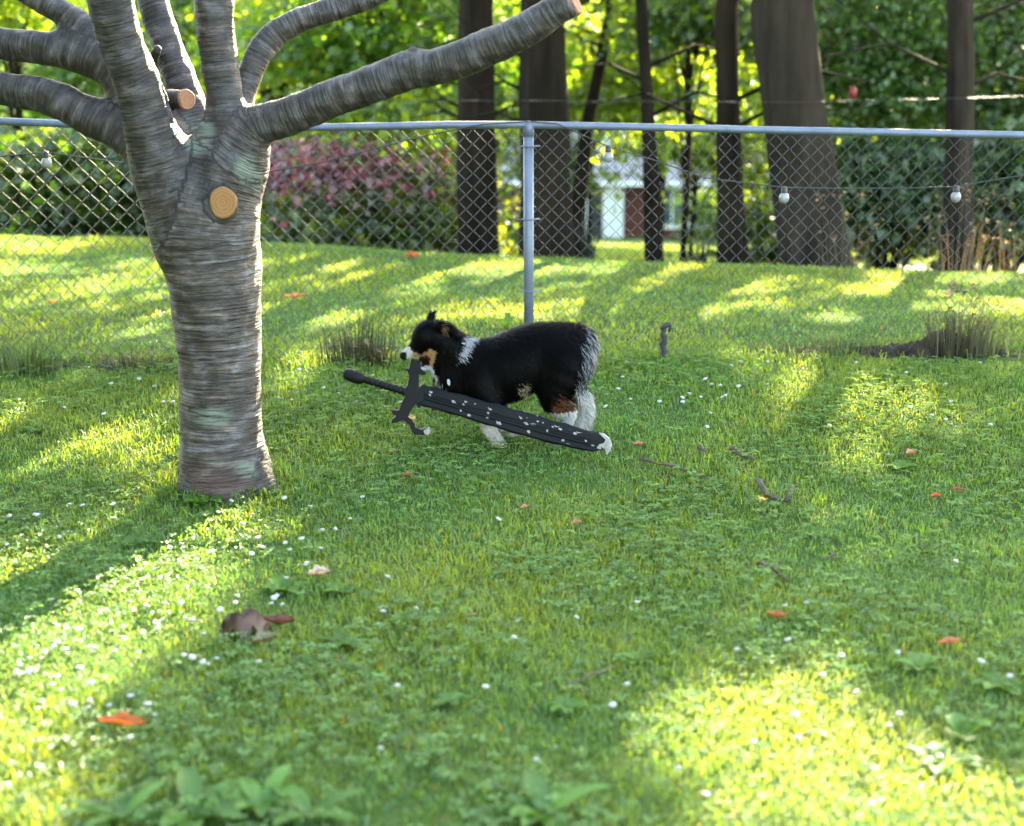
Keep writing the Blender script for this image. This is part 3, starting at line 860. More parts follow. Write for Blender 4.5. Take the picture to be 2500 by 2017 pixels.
# ------------------------------------------------------------------ the cherry tree
def cherry():
    TY = 6.22
    def P(u, v, Y): return at(u, v, Y)
    def R(r, Y): return r/F*Y*1.02
    base = gnd(552, 1192)
    TY = base[1]
    chains = [  # name, smoothness, [(u, v, dY, radius px)]
        ('trunk', 0.05, [(554, 1215, 0, 118), (552, 1170, 0, 108), (541, 1060, 0, 101), (538, 950, 0, 99), (533, 820, 0, 103), (524, 690, 0, 112), (515, 590, 0, 118), (520, 510, 0, 112), (540, 440, .02, 98), (552, 390, .03, 80), (556, 355, .03, 66)]),
        ('root_flare', 0.06, [(520, 1120, -.04, 66), (484, 1185, -.07, 46), (466, 1210, -.09, 34)]),
        ('root_flare', 0.06, [(590, 1140, -.02, 66), (626, 1188, -.05, 44), (646, 1212, -.06, 34)]),
        ('limb', 0.10, [(470, 560, 0, 95), (415, 455, -.03, 80), (376, 348, -.07, 66), (345, 232, -.10, 57), (300, 116, -.14, 52), (268, 0, -.18, 53), (246, -110, -.22, 50), (225, -260, -.28, 44)]),
        ('limb', 0.08, [(440, 470, .05, 62), (330, 345, .10, 50), (232, 290, .14, 45), (116, 236, .18, 42), (0, 218, .22, 38), (-130, 205, .28, 35), (-330, 160, .35, 28)]),
        ('limb', 0.08, [(400, 330, .08, 50), (310, 205, .17, 46), (232, 145, .22, 44), (116, 119, .27, 38), (0, 107, .31, 37), (-140, 90, .35, 33), (-330, 60, .4, 27)]),
        ('limb', 0.07, [(340, 200, .12, 36), (280, 125, .22, 34), (232, 86, .26, 30), (150, 28, .31, 29), (75, -14, .35, 28), (-30, -90, .4, 24)]),
        ('limb', 0.07, [(520, 400, .12, 60), (468, 275, .22, 42), (434, 180, .28, 37), (402, 90, .33, 37), (372, 0, .38, 35), (345, -110, .44, 30)]),
        ('limb', 0.08, [(556, 400, 0, 70), (552, 300, 0, 50), (547, 250, .0, 46), (537, 174, .0, 43), (528, 80, .0, 44), (522, 0, .0, 46), (518, -120, .02, 43), (512, -260, .05, 38)]),
        ('limb', 0.06, [(574, 330, .07, 42), (594, 235, .12, 29), (616, 160, .15, 31), (648, 108, .18, 31), (700, 66, .2, 30), (790, 30, .22, 28), (900, -6, .24, 25), (1010, -50, .26, 20)]),
        ('limb', 0.08, [(575, 395, -.02, 68), (625, 315, -.05, 48), (700, 284, -.08, 45), (800, 247, -.12, 44), (900, 209, -.15, 44), (1000, 172, -.18, 45), (1060, 162, -.2, 42), (1130, 143, -.22, 43), (1210, 110, -.25, 43), (1290, 68, -.28, 39), (1360, 22, -.3, 36), (1402, 4, -.31, 32)]),
        # pruned stubs and knots
        ('stub', 0.02, [(524, 520, -.03, 46), (545, 495, -.20, 36)]),
        ('stub', 0.015, [(415, 246, .08, 24), (452, 243, -.02, 20)]),
        ('stub', 0.01, [(372, 160, .2, 14), (385, 120, .12, 11)]),
        ('stub', 0.01, [(1010, 150, -.18, 16), (1013, 126, -.18, 12)]),
    ]
    caps, info, groups = [], [], []
    for gi, (nm, k, ch) in enumerate(chains):
        s = 0.0
        ch = smooth_chain(ch, 4 if nm != 'stub' else 1)
        groups.append((k, []))
        for a, b in zip(ch[:-1], ch[1:]):
            p, q = P(a[0], a[1], TY+a[2]), P(b[0], b[1], TY+b[2])
            caps.append((p, q, R(a[3], TY+a[2]), R(b[3], TY+b[2]), k))
            groups[-1][1].append(caps[-1][:4])
            L = float(np.linalg.norm(q-p)); info.append((gi, s, L)); s += L
    ends = np.array([c[0] for c in caps]+[c[1] for c in caps])
    lo = ends.min(0)-0.25; hi = ends.max(0)+0.25
    lo[2] = base[2]-0.12
    h = 0.0125
    Fd, org = caps_field(groups, lo, hi, h)
    Fd[:, :, 0] = np.maximum(Fd[:, :, 0], 0.01)
    # pruned ends are cut flat
    def cut(u, v, dY, n, ball):
        c = P(u, v, TY+dY); n = np.array(n, float); n /= np.linalg.norm(n)
        sl_ = [slice(int((c[i]-ball-lo[i])/h), int((c[i]+ball-lo[i])/h)+1) for i in range(3)]
        ax = [lo[i]+h*np.arange(sl_[i].start, sl_[i].stop) for i in range(3)]
        d = (ax[0]-c[0])[:, None, None]*n[0]+(ax[1]-c[1])[None, :, None]*n[1]+(ax[2]-c[2])[None, None, :]*n[2]
        Fd[tuple(sl_)] = np.maximum(Fd[tuple(sl_)], d.astype(np.float32))
        return c, n
    cuts = [cut(545, 495, -.185, (0.02, -1, 0.02), 0.09), cut(456, 243, -.03, (0.55, -.8, 0.1), 0.07), cut(1405, 10, -.31, (0.75, -.45, 0.45), 0.10)]
    V, Q = surface_nets(Fd, org, h)
    # owner segment, bark coordinates
    best = np.full(len(V), 9.0); own = np.zeros(len(V), int); B = np.zeros((len(V), 3))
    for ci, (p, q, rp, rq, k) in enumerate(caps):
        d = q-p; L = np.linalg.norm(d); d = d/L
        w = V-p; t = np.clip(w@d/L, 0, 1)
        pr = w-np.outer(t*L, d)
        dist = np.linalg.norm(pr, axis=1)-(rp+(rq-rp)*t)
        b = dist < best
        e1 = np.cross(d, [0, 1, 0]); e1 /= np.linalg.norm(e1); e2 = np.cross(d, e1)
        best[b] = dist[b]; own[b] = info[ci][0]
        B[b] = np.stack([pr@e1, pr@e2, info[ci][1]+(w@d)], 1)[b]
    nrm = vnormals(V, Q)
    # bark relief
    s = B[:, 2]
    ang = np.arctan2(B[:, 1], B[:, 0])
    rel = (0.5*np.sin(s*128+2.2*np.sin(ang*2+s*5)+1.5*np.sin(s*11)) + 0.5*np.sin(s*77+1.7*np.sin(ang*3-s*3)+2*np.sin(s*7)))
    big = wob(B[:, 0]*22, B[:, 2]*9+B[:, 1]*13, 1.0, 2.0)
    V = V+nrm*(0.0012*rel+0.006*big)[:, None]
    nrm = vnormals(V, Q)
    U_, V_ = uv(V)
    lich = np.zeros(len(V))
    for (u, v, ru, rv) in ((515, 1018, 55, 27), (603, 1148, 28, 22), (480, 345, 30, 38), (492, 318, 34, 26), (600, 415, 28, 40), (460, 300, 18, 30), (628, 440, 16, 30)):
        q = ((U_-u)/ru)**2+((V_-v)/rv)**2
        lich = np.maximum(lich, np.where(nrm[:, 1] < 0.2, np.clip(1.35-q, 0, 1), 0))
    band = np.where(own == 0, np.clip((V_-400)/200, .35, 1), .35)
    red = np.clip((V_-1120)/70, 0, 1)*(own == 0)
    # materials
    m, nt, out = mat_new('cherry_bark')
    at_ = N(nt, 'ShaderNodeAttribute', attribute_name='bark')
    mp = N(nt, 'ShaderNodeMapping'); mp.inputs['Scale'].default_value = (9, 9, 100)
    nt.links.new(at_.outputs['Vector'], mp.inputs[0])
    mp2 = N(nt, 'ShaderNodeMapping'); mp2.inputs['Scale'].default_value = (11, 11, 16)
    nt.links.new(at_.outputs['Vector'], mp2.inputs[0])
    nb = N(nt, 'ShaderNodeTexNoise', Scale=1.0, Detail=3.0, Roughness=0.6, Distortion=0.1); nt.links.new(mp.outputs[0], nb.inputs['Vector'])
    np_ = N(nt, 'ShaderNodeTexNoise', Scale=1.0, Detail=5.0, Roughness=0.6); nt.links.new(mp2.outputs[0], np_.inputs['Vector'])
    nf = N(nt, 'ShaderNodeTexNoise', Scale=70.0, Detail=3.0); nt.links.new(at_.outputs['Vector'], nf.inputs['Vector'])
    pat = ramp(nt, np_.outputs['Fac'], [(0.34, (0.018, 0.0125, 0.009)), (0.50, (0.045, 0.037, 0.033)), (0.68, (0.105, 0.107, 0.124))])
    bands = ramp(nt, nb.outputs['Fac'], [(0.38, (0.22, 0.15, 0.11)), (0.45, (0.78, 0.72, 0.68)), (0.58, (1.0, 1.0, 1.0)), (0.63, (1.7, 1.35, 1.05))])
    mp3 = N(nt, 'ShaderNodeMapping'); mp3.inputs['Scale'].default_value = (3.0, 3.0, 46)
    nt.links.new(at_.outputs['Vector'], mp3.inputs[0])
    n3 = N(nt, 'ShaderNodeTexNoise', Scale=1.0, Detail=2.0, Roughness=0.5); nt.links.new(mp3.outputs[0], n3.inputs['Vector'])
    ring = ramp(nt, n3.outputs['Fac'], [(0.40, (0.42, 0.34, 0.29)), (0.52, (1.0, 1.0, 1.0)), (0.62, (1.2, 1.2, 1.2))])
    mul0 = N(nt, 'ShaderNodeMix', data_type='RGBA', blend_type='MULTIPLY'); mul0.inputs[0].default_value = 1; mul0.clamp_result = False
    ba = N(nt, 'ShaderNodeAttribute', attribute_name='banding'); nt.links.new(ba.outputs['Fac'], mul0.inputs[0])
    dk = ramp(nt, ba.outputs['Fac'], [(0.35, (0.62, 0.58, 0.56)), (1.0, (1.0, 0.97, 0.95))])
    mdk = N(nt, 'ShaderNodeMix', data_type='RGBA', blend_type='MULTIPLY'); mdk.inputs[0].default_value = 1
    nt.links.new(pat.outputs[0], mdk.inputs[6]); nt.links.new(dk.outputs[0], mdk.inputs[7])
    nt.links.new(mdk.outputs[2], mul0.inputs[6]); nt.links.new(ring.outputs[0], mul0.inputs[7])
    mul = N(nt, 'ShaderNodeMix', data_type='RGBA', blend_type='MULTIPLY'); mul.inputs[0].default_value = 1
    nt.links.new(mul0.outputs[2], mul.inputs[6]); nt.links.new(bands.outputs[0], mul.inputs[7])
    ra = N(nt, 'ShaderNodeAttribute', attribute_name='redden')
    mr = N(nt, 'ShaderNodeMix', data_type='RGBA', blend_type='MIX')
    rm = N(nt, 'ShaderNodeMath', operation='MULTIPLY'); nt.links.new(ra.outputs['Fac'], rm.inputs[0]); nt.links.new(np_.outputs['Fac'], rm.inputs[1])
    nt.links.new(rm.outputs[0], mr.inputs[0]); nt.links.new(mul.outputs[2], mr.inputs[6]); mr.inputs[7].default_value = (0.05, 0.02, 0.018, 1)
    la = N(nt, 'ShaderNodeAttribute', attribute_name='lichen')
    lm = N(nt, 'ShaderNodeMath', operation='MULTIPLY'); nt.links.new(la.outputs['Fac'], lm.inputs[0])
    lr = ramp(nt, nb.outputs['Fac'], [(0.38, (0, 0, 0)), (0.55, (1, 1, 1))]); nt.links.new(lr.outputs[0], lm.inputs[1])
    ml = N(nt, 'ShaderNodeMix', data_type='RGBA', blend_type='MIX')
    nt.links.new(lm.outputs[0], ml.inputs[0]); nt.links.new(mr.outputs[2], ml.inputs[6]); ml.inputs[7].default_value = (0.088, 0.104, 0.082, 1)
    bs = N(nt, 'ShaderNodeBsdfPrincipled', Roughness=0.62); bs.inputs['Specular IOR Level'].default_value = 0.45
    nt.links.new(ml.outputs[2], bs.inputs['Base Color'])
    b1 = N(nt, 'ShaderNodeBump', Strength=0.9, Distance=0.012); nt.links.new(nb.outputs['Fac'], b1.inputs['Height'])
    b2 = N(nt, 'ShaderNodeBump', Strength=0.4, Distance=0.006); nt.links.new(nf.outputs['Fac'], b2.inputs['Height']); nt.links.new(b1.outputs[0], b2.inputs['Normal'])
    nt.links.new(b2.outputs[0], bs.inputs['Normal'])
    nt.links.new(bs.outputs[0], out.inputs[0])
    root = empty('cherry_tree', base, 'grey barked cherry tree with spreading pruned limbs in the left foreground', 'tree')
    names = [c[0] for c in chains]
    # stubs and flares belong to the limb or trunk they grow from
    remap = {i: i for i in range(len(chains))}
    for i, nme in enumerate(names):
        if nme in ('root_flare',): remap[i] = 0
    pass
    stub_ids = [i for i, nme in enumerate(names) if nme == 'stub']
    remap[stub_ids[0]] = 0; remap[stub_ids[2]] = 7; remap[stub_ids[3]] = 10
    vo = np.array([remap[i] for i in range(len(chains))])[own]
    fo = vo[Q[:, 0]]
    for gi in sorted(set(fo.tolist())):
        q = Q[fo == gi]
        used, inv = np.unique(q, return_inverse=True)
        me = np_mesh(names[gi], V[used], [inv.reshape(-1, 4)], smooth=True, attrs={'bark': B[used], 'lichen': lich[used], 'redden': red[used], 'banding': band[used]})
        me.normals_split_custom_set_from_vertices([tuple(x) for x in nrm[used]])
        link('trunk' if names[gi] == 'trunk' else ('pruned_stub' if names[gi] == 'stub' else 'limb'), me, m, root)
    # pale sawn faces with growth rings
    def cutmat(name, c1, c2):
        m, nt, out = mat_new(name)
        tc = N(nt, 'ShaderNodeTexCoord')
        w = N(nt, 'ShaderNodeTexWave', wave_type='RINGS', rings_direction='Z', Scale=24.0, Distortion=2.0, Detail=3.0)
        nt.links.new(tc.outputs['Object'], w.inputs['Vector'])
        nz = N(nt, 'ShaderNodeTexNoise', Scale=30.0, Detail=4.0); nt.links.new(tc.outputs['Object'], nz.inputs['Vector'])
        mx = N(nt, 'ShaderNodeMath', operation='ADD'); nt.links.new(w.outputs['Fac'], mx.inputs[0]); nt.links.new(nz.outputs['Fac'], mx.inputs[1])
        r = ramp(nt, mx.outputs[0], [(0.30, c2), (0.55, c1), (0.75, c2), (1.0, c1)])
        b = N(nt, 'ShaderNodeBsdfPrincipled', Roughness=0.8); nt.links.new(r.outputs[0], b.inputs['Base Color'])
        nt.links.new(b.outputs[0], out.inputs[0])
        return m
    cm = cutmat('sawn_wood', (0.20, 0.092, 0.024), (0.10, 0.042, 0.012)); cm2 = cutmat('sawn_wood_red', (0.24, 0.105, 0.055), (0.15, 0.055, 0.028))
    for (c, n), rpx, ell, mm in zip(cuts, (31, 20, 17), (1.18, 1.2, 1.5), (cm, cm2, cm2)):
        r = R(rpx, TY)
        V2, F2 = [], []
        kk = 26
        for j, (f, up_) in enumerate(((1.0, -0.012), (1.0, 0.003), (0.93, 0.007), (0.5, 0.0075), (0.12, 0.006))):
            for i in range(kk):
                t = 2*math.pi*i/kk
                e = 1+0.03*math.sin(3*t+1)+0.02*math.sin(5*t)
                V2.append((r*f*e*math.cos(t), r*f*e*ell*math.sin(t), up_))
        for j in range(4):
            for i in range(kk):
                i2 = (i+1) % kk
                F2.append((j*kk+i, j*kk+i2, (j+1)*kk+i2, (j+1)*kk+i))
        F2.append(tuple(range(4*kk, 5*kk)))
        me = bpy.data.meshes.new('cut_face'); me.from_pydata(V2, [], F2); me.update()
        o = link('cut_face', me, mm, root)
        o.location = c
        zx = Vector(n); q = zx.to_track_quat('Z', 'Y')
        o.rotation_euler = q.to_euler()
cherry()

# ------------------------------------------------------------------ the dog
DY = 6.72
DK = 567.0
def dog():
    base = gnd(1240, 1092)
    def D(u, v, dy=0.0): return at(u, v, DY+dy)
    g = D(1250, 950); g[2] = float(gz(g[0], DY))
    root = empty('dog', g, 'black dog with white and tan markings trotting left with a toy sword in its mouth', 'dog')
    caps, groups = [], []
    def ch(pts, k=0.05):
        pts = smooth_chain(pts, 3)
        groups.append((k, []))
        for a, b in zip(pts[:-1], pts[1:]):
            caps.append((D(a[0], a[1], a[2]), D(b[0], b[1], b[2]), a[3]/DK, b[3]/DK))
            groups[-1][1].append(caps[-1])
    ch([(1140, 892, 0, 50), (1185, 903, 0, 66), (1240, 895, 0, 80), (1300, 872, 0, 80), (1360, 866, 0, 77), (1388, 856, 0, 66), (1408, 840, 0, 46)], 0.04)
    ch([(1090, 925, 0, 26), (1120, 925, 0, 44), (1190, 943, 0, 46), (1232, 938, 0, 42)], 0.05)      # chest
    ch([(1165, 888, 0, 54), (1125, 866, 0, 47), (1085, 835, -.01, 41)], 0.05)                            # neck
    ch([(1075, 880, 0, 34), (1095, 915, 0, 34)], 0.05)                                              # throat ruff
    ch([(1062, 824, -.01, 39), (1042, 822, -.012, 36)], 0.03)                                       # skull
    ch([(1040, 836, -.012, 28), (1020, 848, -.014, 20), (1003, 858, -.015, 15), (991, 866, -.015, 12.5)], 0.022)   # muzzle
    ch([(985, 868, -.015, 9.5), (986, 870, -.015, 9.5)], 0.006)                                     # nose
    ch([(1060, 862, -.012, 26), (1050, 888, -.012, 15), (1032, 897, -.012, 9.5), (1020, 899, -.012, 7)], 0.014)    # lower jaw
    for s in (-1, 1):
        ch([(1046, 796, s*.035-.01, 12), (1052, 778, s*.045-.01, 9), (1057, 771, s*.05-.01, 5)] if s > 0 else
           [(1072, 796, -.055, 12), (1094, 802, -.068, 12), (1108, 814, -.072, 9), (1116, 826, -.072, 5)], 0.02)
    # front legs
    ch([(1165, 935, -.06, 40), (1192, 985, -.07, 28), (1190, 1035, -.07, 18), (1208, 1070, -.07, 15.5), (1222, 1092, -.07, 16), (1204, 1099, -.07, 11)], 0.035)
    ch([(1185, 945, .06, 40), (1210, 990, .07, 27), (1210, 1034, .07, 19), (1240, 1062, .07, 15.5), (1262, 1072, .07, 15), (1272, 1078, .07, 10)], 0.035)
    # hind legs
    ch([(1378, 892, -.06, 64), (1352, 955, -.075, 40), (1362, 990, -.075, 30), (1392, 1008, -.075, 17), (1384, 1038, -.075, 13), (1368, 1068, -.075, 14), (1352, 1076, -.075, 10)], 0.045)
    ch([(1385, 885, .06, 60), (1396, 940, .075, 32), (1428, 985, .075, 17), (1422, 1025, .075, 13), (1408, 1066, .075, 14), (1392, 1076, .075, 10)], 0.045)
    ch([(1410, 812, 0, 13), (1430, 845, 0, 17), (1430, 880, 0, 15), (1414, 930, 0, 11)], 0.03)
    ch([(1048, 874, -.012, 13), (1030, 876, -.012, 8)], 0.01)                                     # inside of the mouth                              # rump tuft
    ends = np.array([c[0] for c in caps]+[c[1] for c in caps])
    lo, hi = ends.min(0)-0.18, ends.max(0)+0.18
    Fd, org = caps_field(groups, lo, hi, 0.0065, 0.80, DY)
    V, Q = surface_nets(Fd, org, 0.0065)
    nrm = vnormals(V, Q)
    def coat(P, jit=0.0):
        u, v = uv(P)
        u = u+3*wob(P[:, 0]*30, P[:, 2]*30, 1.0, 1.0)+jit*RNG.normal(size=len(P)); v = v+3*wob(P[:, 2]*30, P[:, 0]*30, 1.0, 4.0)+jit*RNG.normal(size=len(P))
        body = (u > 1075) | (v > 930)
        c = np.tile(np.array([0.0008, 0.0008, 0.0010]), (len(P), 1))
        def put(mask, col):
            c[mask] = np.array(col)
        W, T = (0.27, 0.258, 0.245), (0.21, 0.12, 0.055)
        put(in_poly(u, v, [(1345, 972), (1420, 965), (1402, 1013), (1345, 1013)]) & (RNG.random(len(P)) < 0.7), (0.055, 0.020, 0.009))
        put(in_poly(u, v, [(1260, 940), (1284, 934), (1288, 964), (1260, 972)]) & (RNG.random(len(P)) < 0.6), (0.20, 0.16, 0.11))
        put((v > 1016) & (u > 1140) & (u < 1290), W)
        put((v > 1008) & (u > 1335) & (u < 1410), W)
        put((v > 950) & (u > 1404), W)
        rump = u-1413-0.10*np.abs(v-880)*(v < 880)+0.25*np.clip(v-900, 0, 60)
        put((rump > 0) & (v < 960) & (RNG.random(len(P)) < 0.5), (0.13, 0.137, 0.15))
        put((v > 1082) & (u < 1290), (0.34, 0.25, 0.15))
        put(in_poly(u, v, [(1126, 822), (1168, 824), (1152, 842), (1136, 862), (1124, 884), (1118, 876), (1128, 850)]), (0.19, 0.19, 0.205))
        put(in_poly(u, v, [(1006, 860), (1030, 866), (1052, 850), (1062, 858), (1058, 902), (1046, 900), (1050, 880), (1044, 868), (1028, 872), (1008, 870)]), T)
        put(in_poly(u, v, [(1020, 871), (1044, 869), (1050, 880), (1044, 889), (1022, 891)]), (0.012, 0.005, 0.004))
        put(in_poly(u, v, [(1020, 893), (1048, 893), (1058, 898), (1062, 922), (1046, 914), (1020, 908)]), (0.34, 0.34, 0.36))
        put(in_poly(u, v, [(1056, 912), (1066, 914), (1082, 945), (1072, 946)]), (0.25, 0.23, 0.20))
        put(in_poly(u, v, [(966, 845), (1000, 846), (1008, 862), (1004, 884), (975, 884)]), W)
        put((u < 992) & (v > 858) & (v < 905), (0.006, 0.005, 0.006))
        put(((u-1082)/5)**2+((v-803)/11)**2 < 1, (0.10, 0.06, 0.035))
        return c
    fur_m = mat_attr('fur', 0.45, 0.045, 0.0)
    me = np_mesh('body', V, [Q], coat(V), True)
    link('body', me, fur_m, root)
    # fur: tapered strands lying back along the body
    fn = np.cross(V[Q[:, 2]]-V[Q[:, 0]], V[Q[:, 3]]-V[Q[:, 1]])
    ar = np.linalg.norm(fn, axis=1); pr = ar/ar.sum()
    n = 42000
    pick = RNG.choice(len(Q), n, p=pr)
    wgt = RNG.dirichlet((1, 1, 1, 1), n)
    P = np.einsum('ij,ijk->ik', wgt, V[Q[pick]]); Nn = nrm[Q[pick, 0]]
    u, v = uv(P)
    flow = np.tile(np.array([0.8, 0.0, -0.55]), (n, 1))
    head = (u < 1075) & (v < 925); flow[head] = (0.9, 0, 0.05)
    legs = (v > 990); flow[legs] = (0.25, 0, -1.0)
    rump = (u > 1405) & (v < 990); flow[rump] = (0.45, 0, -0.9)
    chest = (u < 1130) & (v > 890) & ~head; flow[chest] = (0.3, 0, -1)
    ln = np.full(n, 0.028); ln[head] = 0.010; ln[legs] = 0.012; ln[rump] = 0.038; ln[chest] = 0.038
    ln[(u < 1035) & head] = 0.005
    ear = ((v < 800) & head) | ((u > 1085) & (u < 1125) & (v < 826)); ln[ear] = 0.026
    ear_up = (v < 790) & (u < 1066); flow[ear_up] = (0.35, 0, 0.9)
    feath = (u > 1425) & (v > 930); ln[feath] = 0.04; flow[feath] = (0.7, 0, -0.8)
    belly = (v > 945) & (v < 1000) & (u > 1180) & (u < 1330); ln[belly] = 0.020
    ln *= RNG.uniform(0.5, 1.3, n)
    flow = flow+RNG.normal(size=(n, 3))*0.22
    flow -= Nn*np.sum(flow*Nn, 1)[:, None]
    flow /= np.linalg.norm(flow, axis=1)[:, None]
    d0 = flow+Nn*RNG.uniform(0.25, 0.55, n)[:, None]
    d1 = flow*1.0+Nn*0.1+np.array([0, 0, -0.25])
    side = np.cross(d0, Nn); side /= np.linalg.norm(side, axis=1)[:, None]
    wd = (0.0011+0.02*ln)*RNG.uniform(0.6, 1.3, n)
    p1 = P+d0*(ln*0.5)[:, None]; p2 = p1+d1*(ln*0.5)[:, None]
    S = side*wd[:, None]
    P = P-Nn*0.002
    VV = np.stack([P-S, P+S, p1-S*0.8, p1+S*0.8, p2], 1).reshape(-1, 3)
    I = np.arange(n)[:, None]*5
    cf = coat(P, 3.5)*(1+0.25*RNG.normal(size=(n, 1)))
    me = np_mesh('fur', VV, [np.concatenate([I, I+1, I+3, I+2], 1), np.concatenate([I+2, I+3, I+4], 1)], np.repeat(np.clip(cf, 0.0006, 0.8), 5, 0), True)
    link('fur', me, fur_m, root)
    eye_m = mat_noise('dog_eye', (0.02, 0.010, 0.005), (0.03, 0.016, 0.008), 20, 0.08, 0, 0)
    for s, (du, dv) in ((-1, (1027, 832)),):
        c = D(du, dv, -.040)
        mb = MB(); mb.tube([c+np.array([0, d, 0]) for d in (-.006, -.004, 0.0, .004)], [0.0025, 0.0052, 0.0068, 0.006], 10); link('eye', mb.mesh('eye', True), eye_m, root)
    # collar with a white tag
    cm = mat_noise('collar_webbing', (0.012, 0.012, 0.014), (0.02, 0.02, 0.022), 30, 0.7, 0, 0)
    mb = MB()
    ring = []
    for t in np.linspace(0, 2*math.pi, 25):
        cu, cv = 1104+34*math.sin(t)*0.35, 878-56*math.cos(t)
        ring.append(D(cu, cv+4, -0.070*math.sin(t)))
    mb.tube(ring, 0.007, 8)
    co = link('collar', mb.mesh('collar', True), cm, root)
    tm = mat_noise('white_tag', (0.22, 0.23, 0.25), (0.27, 0.28, 0.30), 10, 0.4, 0, 0)
    mb = MB()
    tc_ = D(1095, 934, -0.085)
    pts = [(-.008, .014), (.003, .017), (.010, .004), (.009, -.012), (.001, -.016), (-.008, -.004)]
    mb.prism([tc_+np.array([a*0.75, -.003, b*.9]) for a, b in pts], [tc_+np.array([a*0.75, .003, b*.9]) for a, b in pts])
    to = link('tag', mb.mesh('tag', bevel=0.0012, seg=1), tm); to.parent = co
dog()

# ------------------------------------------------------------------ the foam sword held in its mouth
def sword():
    def SY(u, v): return 6.685-0.00036*(u-1010)-0.0006*(v-885)
    def S(u, v, off=0.0):
        p = at(u, v, SY(u, v)); p[1] += off
        return p
    g = S(1005, 960)
    root = empty('toy_sword', g, 'black foam toy sword with chipped white patches carried crosswise by the dog', 'toy sword')
    def plate(name, pts, th, bev, mat, par=root, off=0.0):
        mb = MB(); mb.prism([S(u, v, -th+off) for u, v in pts], [S(u, v, th+off) for u, v in pts])
        return link(name, mb.mesh(name, bevel=bev, seg=2), mat, par)
    # blade: lofted section with bevels, groove and raised midrib
    up = [(1030, 938), (1080, 951), (1150, 970), (1235, 993), (1320, 1017), (1400, 1040), (1468, 1060)]
    dn = [(1018, 988), (1076, 1003), (1145, 1024), (1228, 1050), (1312, 1074), (1390, 1093), (1448, 1104)]
    prof = [(0, 0), (.05, .009), (.16, .014), (.38, .015), (.42, .009), (.50, .009), (.54, .017), (.60, .018), (.64, .010), (.68, .012), (.88, .014), (.96, .008), (1, 0)]
    V, Fc = [], []
    m = len(prof)
    L = 2*m-2
    tt = np.linspace(0, 1, 25)
    for t in tt:
        f = t*(len(up)-1); i = min(int(f), len(up)-2); f -= i
        a = (up[i][0]*(1-f)+up[i+1][0]*f, up[i][1]*(1-f)+up[i+1][1]*f)
        b = (dn[i][0]*(1-f)+dn[i+1][0]*f, dn[i][1]*(1-f)+dn[i+1][1]*f)
        nb = 1.2*math.sin(t*37)+0.8*math.sin(t*61+1)
        for (w, o) in prof:
            V.append(S(a[0]*(1-w)+b[0]*w, a[1]*(1-w)+b[1]*w+(nb if w in (0, 1) else 0), -o))
        for (w, o) in reversed(prof[1:-1]):
            V.append(S(a[0]*(1-w)+b[0]*w, a[1]*(1-w)+b[1]*w, o))
    for i in range(len(tt)-1):
        for k in range(L):
            k2 = (k+1) % L
            Fc.append((i*L+k, (i+1)*L+k, (i+1)*L+k2, i*L+k2))
    Fc.append(tuple(range(L))); Fc.append(tuple(range((len(tt)-1)*L+L-1, (len(tt)-1)*L-1, -1)))
    mb = MB(); mb.add(V, Fc)
    blade = link('blade', mb.mesh('blade'), M['foam'], root)
    # serrations by the guard
    plate('serration', [(1024, 946), (1026, 944), (1037, 936), (1038, 944), (1049, 944), (1049, 950), (1060, 950), (1066, 956), (1077, 951), (1079, 957), (1100, 962), (1090, 975), (1030, 962)], .010, .002, M['foam'])
    plate('serration', [(1015, 980), (1018, 990), (1024, 996), (1030, 988), (1037, 992), (1042, 986), (1052, 993), (1056, 1003), (1064, 1000), (1080, 1006), (1090, 1002), (1080, 985), (1030, 972)], .010, .002, M['foam'])
    # crossguard
    plate('crossguard', [(1004, 876), (1020, 878), (1027, 884), (1027, 902), (1041, 913), (1034, 915), (1022, 912), (1023, 930), (1022, 944), (1036, 958), (1034, 976), (1015, 986),
                         (1004, 1001), (998, 1013), (1006, 1022), (1012, 1032), (1016, 1043), (1026, 1047), (1046, 1044), (1050, 1052), (1044, 1060), (1012, 1060), (1006, 1050), (1000, 1036), (986, 1024), (974, 1028),
                         (956, 1033), (958, 1022), (968, 1014), (956, 1004), (955, 999), (974, 1001), (980, 985), (988, 968), (987, 950), (996, 938), (1000, 915), (995, 905), (986, 898), (999, 900), (1002, 890)], .019, .006, M['foam'])
    plate('worn_guard_tip', [(1034, 1048), (1048, 1043), (1051, 1052), (1046, 1061), (1036, 1057)], .0215, .004, M['foam_white'])
    mb = MB()
    for (u, v) in ((1005, 1010),): pass
    plate('worn_edge', [(996, 1013), (1006, 1015), (1014, 1019), (1010, 1023), (1000, 1018)], .0212, .002, mat_noise('worn_yellow_foam', (0.25, 0.16, 0.04), (0.32, 0.22, 0.07), 40, 0.8, 0, 0.2))
    # grip and pommel
    a, b = S(992, 957), S(880, 923)
    n = 40
    pts = [a+(b-a)*t for t in np.linspace(0, 1, n)]
    mb = MB(); mb.tube(pts, [0.0175+0.0018*math.sin(t*62)-0.001*t for t in np.linspace(0, 1, n)], 14)
    link('grip', mb.mesh('grip', True), M['foam'], root)
    a, b = S(889, 926), S(840, 911)
    mb = MB(); mb.tube([a+(b-a)*t for t in (0, .06, .16, .34, .62, .85, .96, 1)], [.018, .022, .0265, .030, .0295, .0265, .021, .010], 10)
    link('pommel', mb.mesh('pommel', True, .002, 1), M['foam'], root)
    # worn end of the blade and chips where the black skin has come off
    plate('worn_tip', [(1462, 1057), (1476, 1060), (1488, 1070), (1494, 1084), (1490, 1098), (1481, 1110), (1477, 1096), (1468, 1090), (1460, 1084), (1474, 1080), (1478, 1072)], .016, .003, M['foam_white'])
